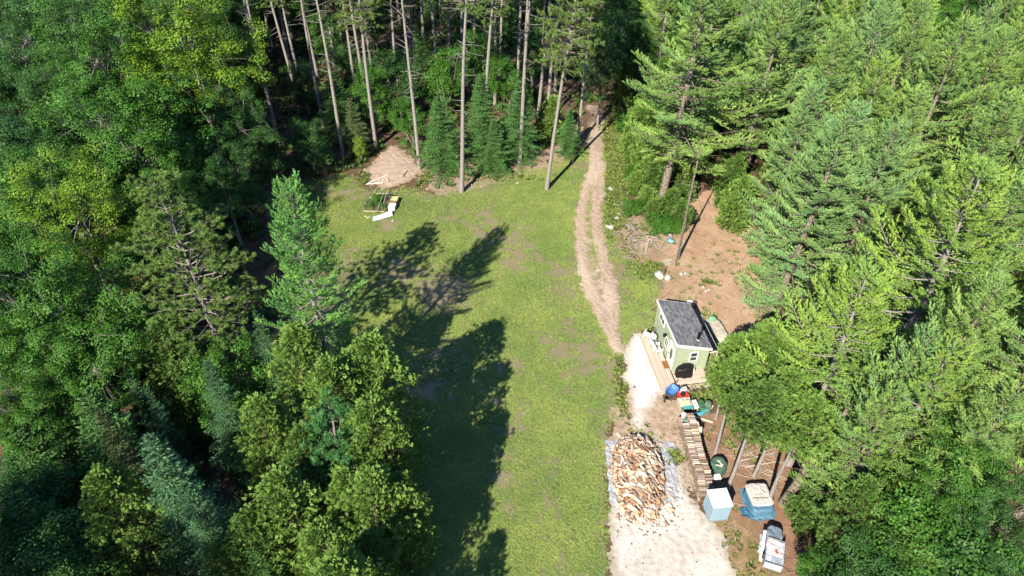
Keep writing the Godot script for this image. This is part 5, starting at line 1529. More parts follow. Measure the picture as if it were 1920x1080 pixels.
	var bkh := Buf.new(); bkh.tube(PackedVector3Array([Vector3(-0.16, 0.28, 0), Vector3(-0.1, 0.2, 0.14), Vector3(0.1, 0.2, 0.14), Vector3(0.16, 0.28, 0)]), PackedFloat32Array([0.006, 0.006, 0.006, 0.006]), 4); obj("handle", bkh, M.steel, bk)
	# green camouflage mound
	var cm := thing("tarped_mound", "rounded mound under a green mottled tarp beside the firewood stack", "tarped pile", Vector3(13.15, 0, -26.45), 0.3)
	drape("tarp", Vector3.ZERO, 0, 0.44, 0.52, 0.55, 0.08, M.tarp, Color(0.055, 0.12, 0.085), cm, 0.13, 0.05, 2.4)
	for q in [[0.05, 0.62, 0.05, 0.5, 0.3], [-0.12, 0.60, 0.18, 0.42, 1.0], [0.15, 0.57, -0.15, 0.3, 2.0], [0.02, 0.63, 0.2, 0.34, -0.4]]:
		var b := Buf.new(); b.box(Vector3(q[0], q[1], q[2]), Vector3(0.07, 0.025, q[3]), Color(1, 1, 1), Basis(Vector3.UP, q[4])); obj("wood_strip", b, M.log_cream, cm)
	var bx := thing("plastic_tub", "small white tub between the green mound and the pale blue cabin", "tub", Vector3(12.9, 0, -25.62), 0.1)
	var bxb := Buf.new(); bxb.box(Vector3(0, 0.15, 0), Vector3(0.42, 0.28, 0.34)); obj("body", bxb, M.white, bx)
	var bxl := Buf.new(); bxl.box(Vector3(0, 0.305, 0), Vector3(0.46, 0.03, 0.38)); obj("lid", bxl, M.white, bx)
	# pale blue cabin with a white ribbed roof
	var cab := thing("storage_cabin", "pale blue plastic cabin with a white ribbed roof at the edge of the drive", "cabin", Vector3(12.30, 0, -23.30), 0.12)
	var body := Buf.new(); body.box(Vector3(0, 0.78, 0), Vector3(1.08, 1.5, 1.12), Color(0.22, 0.32, 0.40)); obj("body", body, M.plastic, cab)
	for k in 5:
		var b := Buf.new(); b.box(Vector3(0, 0.22 + k * 0.29, 0.565), Vector3(1.0, 0.035, 0.02), Color(0.26, 0.36, 0.44)); obj("rib", b, M.plastic, cab)
		var b2 := Buf.new(); b2.box(Vector3(-0.545, 0.22 + k * 0.29, 0), Vector3(0.02, 0.035, 1.0), Color(0.26, 0.36, 0.44)); obj("rib", b2, M.plastic, cab)
	for q in [[-1, -1], [1, -1], [-1, 1], [1, 1]]:
		var b := Buf.new(); b.box(Vector3(q[0] * 0.53, 0.78, q[1] * 0.55), Vector3(0.07, 1.52, 0.07), Color(0.24, 0.34, 0.42)); obj("corner_post", b, M.plastic, cab)
	var base := Buf.new(); base.box(Vector3(0, 0.05, 0), Vector3(1.16, 0.1, 1.2), Color(0.2, 0.24, 0.28)); obj("base", base, M.plastic, cab)
	var roof := Buf.new(); roof.box(Vector3(0, 1.57, 0), Vector3(1.18, 0.07, 1.22), Color(0.82, 0.83, 0.83)); var rf := obj("roof", roof, M.plastic, cab)
	for k in 6:
		var b := Buf.new(); b.box(Vector3(-0.46 + k * 0.185, 1.62, -0.30), Vector3(0.05, 0.05, 0.56), Color(0.8, 0.81, 0.82)); obj("roof_rib", b, M.plastic, rf)
	var lip := Buf.new(); lip.box(Vector3(0, 1.60, 0.60), Vector3(1.2, 0.1, 0.03), Color(0.7, 0.76, 0.8)); lip.box(Vector3(0.59, 1.6, 0), Vector3(0.03, 0.1, 1.2), Color(0.72, 0.77, 0.8)); obj("roof_lip", lip, M.plastic, rf)
	# blue tarped box with a flat white top
	var bt := thing("tarped_box", "flat-topped load under a white sheet and a blue tarp on the red needles", "tarped pile", Vector3(15.05, 0, -24.0), 0.10)
	drape("blue_tarp", Vector3(0, 0, 0.1), 0, 0.66, 0.86, 0.62, 0.30, M.tarp, Color(0.085, 0.19, 0.28), bt, 0.03, 0.0, 6.0)
	drape("white_sheet", Vector3(0.04, 0.60, -0.12), 0, 0.60, 0.70, 0.10, 0.05, M.tarp, Color(0.50, 0.49, 0.475), bt, 0.02, 0.02, 7.0)
	for q in [[-0.2, 0.74, 0.18, 0.9, 1.5], [0.1, 0.74, -0.3, 0.4, 0.4]]:
		var b := Buf.new(); b.box(Vector3(q[0] + 0.2, q[1], q[2]), Vector3(0.05, 0.03, q[3]), Color(0.8, 0.75, 0.7), Basis(Vector3.UP, q[4])); obj("batten", b, M.deadwood, bt)
	var tail := obj("tarp_tail", sheet([Vector3(-1.35, 0, 0.4), Vector3(-0.6, 0, 0.2), Vector3(-0.5, 0, 1.1), Vector3(-1.3, 0, 0.9)], 0.03, Color(0.045, 0.14, 0.23), 0.22, 14, 9.0), M.tarp, bt)
	# little trailer with silver cover and a white lid
	var tr := thing("trailer", "small trailer under silver sheeting with white lids and a red patch at the lower right", "trailer", Vector3(15.12, 0, -20.75), -0.36)
	drape("front_cover", Vector3(-0.12, 0, -0.75), 0, 0.46, 0.52, 0.72, 0.10, M.tarp, Color(0.15, 0.195, 0.25), tr, 0.07, 0.0, 3.0)
	var bodyb := Buf.new(); bodyb.box(Vector3(0.0, 0.45, 0.45), Vector3(0.98, 0.6, 1.55), Color(0.34, 0.38, 0.43)); obj("body", bodyb, M.plastic, tr)
	for q in [0.03, 0.72]:
		drape("white_sheet", Vector3(R(-0.03, 0.03), 0.68, q), R(-0.06, 0.06), 0.43, 0.33, 0.12, 0.06, M.tarp, Color(0.56, 0.56, 0.56), tr, 0.05, 0.02, 6.0)
	var gl := Buf.new(); gl.box(Vector3(0.12, 0.83, 0.98), Vector3(0.60, 0.03, 0.36), Color(0.28, 0.36, 0.43)); obj("grey_panel", gl, M.tarp, tr)
	var redp := Buf.new(); redp.box(Vector3(0.06, 0.84, 0.46), Vector3(0.15, 0.05, 0.2), Color(0.42, 0.09, 0.08), Basis(Vector3.UP, 0.5)); obj("red_patch", redp, M.plastic, tr)
	var rail := Buf.new(); rail.tube(PackedVector3Array([Vector3(-0.5, 0.8, -0.35), Vector3(0.5, 0.8, -0.35), Vector3(0.52, 0.8, 1.2), Vector3(-0.5, 0.8, 1.22)]), PackedFloat32Array([0.025, 0.025, 0.025, 0.025]), 6); obj("rail", rail, M.steel, tr)
	for q in [-0.54, 0.54]:
		var wl := Buf.new(); wl.tube(PackedVector3Array([Vector3(q - 0.06, 0.2, 0.5), Vector3(q + 0.06, 0.2, 0.5)]), PackedFloat32Array([0.2, 0.2]), 14, Color.WHITE, true); wl.tube(PackedVector3Array([Vector3(q + 0.06, 0.2, 0.5), Vector3(q - 0.06, 0.2, 0.5)]), PackedFloat32Array([0.19, 0.19]), 14, Color.WHITE, true); obj("wheel", wl, M.black, tr)
	var bump := obj("loose_sheet", sheet([Vector3(-0.75, 0, -0.9), Vector3(-0.3, 0, -0.9), Vector3(-0.45, 0, 0.7), Vector3(-0.85, 0, 0.3)], 0.05, Color(0.42, 0.46, 0.5), 0.3, 14, 31.0), M.tarp, tr)
	var pk := Buf.new(); pk.bar(Vector3(14.72, 0.82, -21.65), Vector3(14.22, 0.06, -20.15), 0.16, 0.03); tag(obj("board", pk, M.white), "long white board leaning on the silver-covered trailer", "board")
	# pallets with junk, right of the wheelbarrow
	var pal := thing("pallet_crate", "open crate of boards and cardboard north of the firewood stack", "crate", Vector3(11.95, 0, -31.35), 0.12)
	for k in 7:
		var b := Buf.new(); b.box(Vector3(-0.38 + k * 0.115, 0.50 + R(-0.02, 0.02), -0.1), Vector3(0.10, 0.03, 0.8), [Color(0.62, 0.56, 0.46), Color(0.75, 0.68, 0.56), Color(0.5, 0.42, 0.32)][k % 3]); obj("slat", b, M.deck, pal)
	for q in [[-0.45, 0, 0.03, 0.95], [0.38, 0, 0.03, 0.95]]:
		var b := Buf.new(); b.box(Vector3(q[0], 0.28, -0.05), Vector3(q[2], 0.5, q[3]), Color(0.55, 0.5, 0.42)); obj("side", b, M.deck, pal)
	var cb := Buf.new(); cb.box(Vector3(0.0, 0.60, 0.05), Vector3(0.5, 0.16, 0.36), Color(0.62, 0.48, 0.32)); tag(obj("cardboard_box", cb, M.plastic), "flat tan cardboard box lying on the crate", "box").transform = pal.transform
	var teal := Buf.new(); teal.box(Vector3(0, 0.56, 0.42), Vector3(0.62, 0.14, 0.16), Color(0.05, 0.32, 0.33)); var to := obj("toolbox", teal, M.plastic); to.transform = pal.transform; tag(to, "teal long box at the near edge of the crate", "box")
	var fp := Buf.new(); fp.box(Vector3(0.05, 0.13, 0.62), Vector3(1.05, 0.06, 0.12), Color(0.6, 0.5, 0.38)); var fo := obj("board", fp, M.deck); fo.transform = pal.transform; tag(fo, "short plank lying crosswise in front of the crate", "board")
	var wc := thing("plastic_chair", "white plastic chair tipped among the junk between crate and green tarps", "chair", Vector3(12.58, 0.1, -31.25), 0.3)
	var wcb := Buf.new(); wcb.box(Vector3(0, 0.42, 0), Vector3(0.30, 0.04, 0.62), Color(0.8, 0.8, 0.8), Basis(Vector3(1, 0, 0), 0.3)); obj("seat", wcb, M.plastic, wc)
	var wci := Buf.new(); wci.box(Vector3(0, 0.47, -0.06), Vector3(0.16, 0.02, 0.36), Color(0.35, 0.32, 0.33), Basis(Vector3(1, 0, 0), 0.3)); obj("cushion", wci, M.plastic, wc)
	for q in [[-0.12, -0.2], [0.12, -0.2], [-0.12, 0.2], [0.12, 0.2]]:
		var b := Buf.new(); b.bar(Vector3(q[0], -0.1, q[1]), Vector3(q[0], 0.4, q[1]), 0.04, 0.04); obj("leg", b, M.white, wc)
	for q in [[13.02, -31.25, 0.2, Color(0.045, 0.12, 0.055), "dark green tarp bundle next to the white tipped chair"], [13.45, -31.2, -0.2, Color(0.10, 0.17, 0.115), "grey-green tarp bundle, the right one beside the cedars"]]:
		var o := drape("tarp_bundle", Vector3(q[0], 0, q[1]), q[2], 0.22, 0.42, 0.55, 0.06, M.tarp, q[3], null, 0.10, 0.02, 3.0); tag(o, q[4], "tarp bundle")
	var cy := Buf.new(); cy.grid(10, 16, func(s, t): return Vector3((s - 0.5) * 0.75, 0.30 + 0.16 * s + 0.10 * fine.get_noise_2d(s * 5.0, t * 3.0), (t - 0.5) * 0.30 + 0.1 * sin(s * 5.0)), func(_s, _t): return Color(0.05, 0.30, 0.38))
	var co := obj("tarp_scrap", cy, M.tarp); co.position = Vector3(12.95, 0, -30.72); co.rotation.y = 0.35; tag(co, "turquoise tarp scrap hanging over the near end of the green bundles", "tarp")
	for q in [[12.45, 0.1, -30.52, 13.6, 0.06, -30.05, 0.12, "pinkish plank pointing from the stack into the cedars"], [13.5, 0.08, -30.9, 13.9, 0.08, -31.5, 0.12, "short pale plank right of the green bundles"]]:
		var b := Buf.new(); b.bar(Vector3(q[0], q[1], q[2]), Vector3(q[3], q[4], q[5]), q[6], 0.04); tag(obj("board", b, M.log_cream), q[7], "board")
	# wheelbarrow
	var wb := thing("wheelbarrow", "blue wheelbarrow parked beside the red mower in front of the deck", "wheelbarrow", Vector3(11.18, 0, -32.45), -0.75)
	var tray := Buf.new()
	tray.grid(6, 20, func(s, t):
		var an: float = -t * TAU; var k: float = pow(pow(absf(cos(an)), 4.0) + pow(absf(sin(an)), 4.0), -0.25)
		var r: float = [0.0, 0.62, 0.68, 0.98, 1.04, 1.0][int(round(s * 5))]; var y: float = [0.36, 0.36, 0.38, 0.62, 0.62, 0.60][int(round(s * 5))]
		return Vector3(cos(an) * k * 0.36 * r, y, sin(an) * k * 0.52 * r), func(_s, _t): return Color(0.07, 0.18, 0.42), true)
	obj("tray", tray, M.plastic, wb)
	var wh := Buf.new(); wh.tube(PackedVector3Array([Vector3(-0.05, 0.19, 0.72), Vector3(0.05, 0.19, 0.72)]), PackedFloat32Array([0.19, 0.19]), 16, Color.WHITE, true); wh.tube(PackedVector3Array([Vector3(0.05, 0.19, 0.72), Vector3(-0.05, 0.19, 0.72)]), PackedFloat32Array([0.185, 0.185]), 16, Color.WHITE, true)
	var who := obj("wheel", wh, M.black, wb)
	var hub := Buf.new(); hub.tube(PackedVector3Array([Vector3(-0.07, 0.19, 0.72), Vector3(0.07, 0.19, 0.72)]), PackedFloat32Array([0.07, 0.07]), 10, Color.WHITE, true); obj("rim", hub, M.white, who)
	for q in [-1, 1]:
		var hn := Buf.new(); hn.tube(PackedVector3Array([Vector3(q * 0.08, 0.2, 0.74), Vector3(q * 0.24, 0.36, 0.1), Vector3(q * 0.30, 0.52, -0.95)]), PackedFloat32Array([0.022, 0.022, 0.022]), 6); obj("handle", hn, M.black_metal, wb)
		var lg := Buf.new(); lg.bar(Vector3(q * 0.24, 0.0, -0.35), Vector3(q * 0.24, 0.38, -0.3), 0.04, 0.04); obj("leg", lg, M.black_metal, wb)
	# mower and bright bucket
	var mw := thing("lawn_mower", "red push mower with a dark engine between wheelbarrow and crate", "lawn mower", Vector3(11.98, 0, -32.25), 0.35)
	var mb := Buf.new(); mb.box(Vector3(0, 0.22, 0), Vector3(0.72, 0.18, 0.46), Color(0.55, 0.045, 0.03)); mb.box(Vector3(-0.1, 0.32, 0), Vector3(0.4, 0.06, 0.4), Color(0.62, 0.06, 0.04)); obj("deck", mb, M.plastic, mw)
	var me := Buf.new(); me.tube(PackedVector3Array([Vector3(-0.08, 0.34, 0), Vector3(-0.08, 0.5, 0), Vector3(-0.08, 0.53, 0)]), PackedFloat32Array([0.17, 0.16, 0.1]), 14, Color(0.03, 0.03, 0.03), true); obj("engine", me, M.plastic, mw)
	for q in [[-0.3, -0.26], [0.3, -0.26], [-0.3, 0.26], [0.3, 0.26]]:
		var b := Buf.new(); b.tube(PackedVector3Array([Vector3(q[0], 0.1, q[1] - 0.03), Vector3(q[0], 0.1, q[1] + 0.03)]), PackedFloat32Array([0.1, 0.1]), 12, Color.WHITE, true); b.tube(PackedVector3Array([Vector3(q[0], 0.1, q[1] + 0.03), Vector3(q[0], 0.1, q[1] - 0.03)]), PackedFloat32Array([0.095, 0.095]), 12, Color.WHITE, true); obj("wheel", b, M.black, mw)
	var hb := Buf.new(); hb.tube(PackedVector3Array([Vector3(0.3, 0.25, -0.2), Vector3(0.85, 0.85, -0.22), Vector3(0.9, 0.9, 0), Vector3(0.85, 0.85, 0.22), Vector3(0.3, 0.25, 0.2)]), PackedFloat32Array([0.016, 0.016, 0.016, 0.016, 0.016]), 6); obj("handlebar", hb, M.black_metal, mw)
	var pb := thing("bucket", "bright pinkish red bucket between the blue wheelbarrow and the red mower", "bucket", Vector3(11.66, 0, -32.72))
	var pbb := Buf.new(); pbb.tube(PackedVector3Array([Vector3(0, 0, 0), Vector3(0, 0.34, 0), Vector3(0, 0.36, 0)]), PackedFloat32Array([0.15, 0.2, 0.17]), 16, Color(0.62, 0.03, 0.11), true); obj("body", pbb, M.plastic, pb)
	var pbh := Buf.new(); pbh.tube(PackedVector3Array([Vector3(-0.2, 0.34, 0), Vector3(0, 0.38, 0.2), Vector3(0.2, 0.34, 0)]), PackedFloat32Array([0.008, 0.008, 0.008]), 4); obj("handle", pbh, M.black_metal, pb)
	var gm := thing("grass_box", "pale grey mower bag behind the pinkish bucket", "bag", Vector3(12.02, 0, -32.78), 0.2)
	var gmb := Buf.new(); gmb.box(Vector3(0, 0.2, 0), Vector3(0.6, 0.32, 0.36), Color(0.52, 0.50, 0.52)); obj("body", gmb, M.tarp, gm)
	var gmh := Buf.new(); gmh.tube(PackedVector3Array([Vector3(-0.25, 0.37, -0.1), Vector3(0.3, 0.4, -0.22), Vector3(0.55, 0.1, -0.1)]), PackedFloat32Array([0.04, 0.04, 0.03]), 7); obj("hose", gmh, M.black, gm)
	var tl := Buf.new(); tl.bar(Vector3(11.25, 0.25, -32.65), Vector3(11.7, 0.65, -33.3), 0.05, 0.05); tag(obj("tool_handle", tl, M.rust), "dark tool handle standing out of the wheelbarrow towards the deck", "tool")
	# things behind the hut
	var jk := thing("tarped_pile", "long beige sheet with a dark hem over a load behind the hut", "tarped pile", Vector3(15.75, 0, -38.8), 0.20)
	drape("sheet", Vector3.ZERO, 0, 0.50, 1.15, 0.42, 0.12, M.tarp, Color(0.40, 0.37, 0.31), jk, 0.09, 0.04, 3.0)
	var hem := PackedVector3Array(); var hr := PackedFloat32Array()
	for k in 13: hem.push_back(Vector3(0.62 + 0.05 * sin(k * 2.0), 0.06, -1.3 + k * 0.2)); hr.push_back(0.035)
	var hmb := Buf.new(); hmb.tube(hem, hr, 6); obj("hem", hmb, M.black, jk)
	var gbag := Buf.new(); gbag.ball(Vector3.ZERO, Vector3(0.34, 0.22, 0.28), Color(0.16, 0.34, 0.20), 9, 14)
	for v in gbag.v.size(): gbag.v[v] += gbag.n[v] * 0.06 * fine.get_noise_3dv(gbag.v[v] * 4.0)
	var gbo := obj("bag", gbag, M.tarp); gbo.position = Vector3(15.55, 0.5, -39.75); tag(gbo, "green bag at the far end of the beige sheet behind the hut", "bag")
	for q in [[14.95, 0.18, -39.5, 0.9, 0.5, M.log_orange, "orange-brown board leaning on the load behind the hut"], [14.85, 0.3, -39.9, 0.8, 0.2, M.log_cream, "pale board leaning on the load behind the hut"], [15.1, 0.12, -38.9, 0.9, 0.8, M.log_grey, "grey board lying between hut and beige sheet"]]:
		var b := Buf.new(); b.box(Vector3.ZERO, Vector3(0.14, 0.04, q[3]), Color.WHITE, Basis(Vector3.UP, q[4]) * Basis(Vector3(1, 0, 0), 0.25)); var o := obj("board", b, q[5]); o.position = Vector3(q[0], q[1], q[2]); tag(o, q[6], "board")
	var roll := Buf.new(); roll.tube(PackedVector3Array([Vector3(-0.55, 0.17, 0), Vector3(-0.5, 0.17, 0), Vector3(0.5, 0.17, 0), Vector3(0.55, 0.17, 0)]), PackedFloat32Array([0.1, 0.17, 0.17, 0.1]), 14, Color.WHITE, true)
	var ro := obj("plastic_roll", roll, M.black); ro.position = Vector3(13.1, 0.0, -41.9); ro.rotation.y = -0.2; tag(ro, "thick black plastic roll lying beyond the far corner of the hut", "roll")
	var wbn := Buf.new(); wbn.ball(Vector3(0, 0.3, 0), Vector3(0.36, 0.3, 0.3), Color(0.8, 0.79, 0.76), 9, 14); var wbo := obj("sack", wbn, M.tarp); wbo.position = Vector3(14.25, 0, -41.7); tag(wbo, "white rounded sack between the black roll and the load behind the hut", "sack")
	for v in 1:
		var ty := Buf.new(); var rg := PackedVector3Array(); var rd := PackedFloat32Array()
		for k in 17: rg.push_back(Vector3(cos(k * TAU / 16) * 0.26, 0.3 + sin(k * TAU / 16) * 0.26, 0)); rd.push_back(0.08)
		ty.tube(rg, rd, 8); var tyo := obj("tyre", ty, M.rust); tyo.position = Vector3(14.62, 0, -41.5); tyo.rotation = Vector3(-0.4, 0.9, 0); tag(tyo, "worn brown tyre leaning on the white sack behind the hut", "tyre")

# ---------------------------------------------------------------- fenced bed at the far left of the lawn
func build_garden() -> void:
	rng.seed = 808
	var fe := thing("garden_fence", "small square wire fence on thin crooked posts round a vegetable bed", "fence", Vector3.ZERO)
	var cor := [Vector3(-13.9, 0, -54.7), Vector3(-11.95, 0, -54.6), Vector3(-11.55, 0, -57.1), Vector3(-13.75, 0, -57.0)]
	for e in 4:
		var a: Vector3 = cor[e]; var b: Vector3 = cor[(e + 1) % 4]
		for k in 3:
			var p := a.lerp(b, k / 3.0); var h := R(1.1, 1.6)
			var s := Buf.new(); s.tube(PackedVector3Array([p, p + Vector3(R(-0.1, 0.1), h, R(-0.1, 0.1))]), PackedFloat32Array([0.022, 0.016]), 6, Color(0.9, 0.9, 0.88), true); obj("post", s, M.twig, fe)
		var w := Buf.new()
		for k in 5: w.bar(a + Vector3(0, 0.12 + k * 0.24, 0), b + Vector3(0, 0.12 + k * 0.24, 0), 0.006, 0.006)
		for k in 14:
			var p := a.lerp(b, k / 13.0); w.bar(p, p + Vector3(0, 1.1, 0), 0.005, 0.005)
		obj("wire_mesh", w, M.steel, fe)
	for q in [[0, 1, 0.16], [2, 1, 0.14], [2, 3, 0.12]]:
		var b := Buf.new(); b.bar(cor[q[0]] + Vector3(0, 0.08, 0), cor[q[1]] + Vector3(0, 0.08, 0), 0.04, q[2]); obj("edge_board", b, M.deadwood, fe)
	var rail := Buf.new(); rail.bar(Vector3(-12.9, 1.0, -56.3), Vector3(-11.7, 1.0, -56.3), 0.05, 0.05); obj("rail", rail, M.deadwood, fe)
	# slanting poles inside
	for q in [[-13.2, -55.2, -12.4, -56.8], [-12.7, -54.9, -12.1, -56.2], [-13.6, -55.6, -12.9, -56.9], [-12.3, -55.3, -11.8, -56.6]]:
		var s := Buf.new(); s.tube(PackedVector3Array([Vector3(q[0], 0, q[1]), Vector3(q[2], 1.2, q[3])]), PackedFloat32Array([0.03, 0.02]), 5); tag(obj("bean_pole", s, M.deadwood), "thin slanting stick inside the fenced vegetable bed", "pole", "sticks in the fenced bed")
	var bed := obj("garden_bed", patch(pv([-13.8, -54.8, -12.0, -54.7, -11.6, -57.0, -13.7, -56.9]), 0.15, 0.05, 0.15, func(x, z, _d): return Color(0.20, 0.15, 0.095).lerp(Color(0.16, 0.17, 0.10), clampf(0.5 + fine.get_noise_2d(x * 3, z * 3), 0, 1))), M.soil)
	bed.set_meta("kind", "structure")
	for q in [[-12.8, -55.9, 0.55], [-13.3, -55.4, 0.35], [-12.3, -56.5, 0.45], [-12.1, -55.2, 0.3]]:
		var o := plant("shrub", q[0], q[1], q[2] * 2.2, "leafy vegetable plant inside the fenced bed", 0.0, "plants in the fenced bed"); o.scale *= 0.8
	# tubs and metal sheet
	for q in [[-11.25, -55.05, 0.62, 0.5, Color(0.6, 0.6, 0.58), "white tub at the near right corner of the fenced bed"], [-11.15, -56.2, 0.6, 0.5, Color(0.50, 0.46, 0.24), "yellowish tub at the right side of the fenced bed"]]:
		var t := thing("tub", q[5], "tub", Vector3(q[0], 0, q[1]), -0.15)
		var b := Buf.new(); b.box(Vector3(0, q[3] * 0.5, 0), Vector3(q[2], q[3], q[2] * 0.9), q[4]); obj("body", b, M.plastic, t)
		var r := Buf.new()
		for s in [-1, 1]: r.box(Vector3(s * q[2] * 0.5, q[3], 0), Vector3(0.05, 0.06, q[2] * 0.95), q[4]); r.box(Vector3(0, q[3] + 0.003, s * q[2] * 0.45), Vector3(q[2] - 0.05, 0.06, 0.05), q[4])
		obj("rim", r, M.plastic, t)
	var bin := Buf.new(); bin.box(Vector3(0, 0.25, 0), Vector3(0.55, 0.5, 0.5), Color(0.30, 0.20, 0.12)); var bo := obj("wooden_box", bin, M.deck); bo.position = Vector3(-11.2, 0, -55.62); bo.rotation.y = -0.15; tag(bo, "brown box between the white and the yellowish tub", "box")
	var ms := Buf.new()
	ms.grid(8, 16, func(s, t): return Vector3(-12.95 + 1.75 * t + 0.1 * s, 0.05 + 0.5 * pow(t, 2.0) * (1.0 - s * 0.8), -53.15 - 0.75 * t - (1.0 - s) * 0.75 * (1.0 - 0.45 * t)), func(_s, _t): return Color(0.62, 0.66, 0.70))
	tag(obj("metal_sheet", ms, M.plastic), "curved grey metal sheet lying below the fenced bed", "metal sheet")
	for q in [[-14.3, -59.2, -12.4, -60.9, "long white board lying slantwise on the sandy patch"], [-14.4, -59.2, -12.7, -59.35, "white board lying along the near rim of the sandy patch"]]:
		var b := Buf.new(); b.bar(Vector3(q[0], 0.14, q[1]), Vector3(q[2], 0.2, q[3]), 0.10, 0.04); tag(obj("board", b, M.white), q[4], "board")
	var chr := Buf.new(); chr.tube(PackedVector3Array([Vector3(-12.9, 0.08, -59.9), Vector3(-12.6, 0.35, -60.1), Vector3(-12.3, 0.3, -59.8), Vector3(-12.3, 0.06, -59.4)]), PackedFloat32Array([0.025, 0.025, 0.025, 0.025]), 6); tag(obj("bent_pipe", chr, M.white), "bent white pipe beside the boards on the sandy patch", "pipe")
	var tr := Buf.new(); tr.bar(Vector3(-10.9, 0.1, -60.6), Vector3(-10.6, 0.12, -61.7), 0.1, 0.08); tag(obj("short_log", tr, M.bark_brown), "short dark log at the right rim of the sandy patch", "log")

func rock(at: Vector3, r: Vector3, col: Color, label: String, group := "") -> void:
	var b := Buf.new(); b.ball(Vector3(0, r.y * 0.6, 0), r, col, 8, 11)
	var s := R(0, 100)
	for i in b.v.size(): b.v[i] += b.v[i].normalized() * r.x * 0.45 * fine.get_noise_3dv(b.v[i] / r.x * 0.8 + Vector3.ONE * s)
	var f := Buf.new()
	for i in range(0, b.v.size(), 3): f.tri(b.v[i], b.v[i + 1], b.v[i + 2], col)
	var o := obj("rock", f, M.stone); o.position = at; o.rotation.y = s
	tag(o, label, "rock", group)

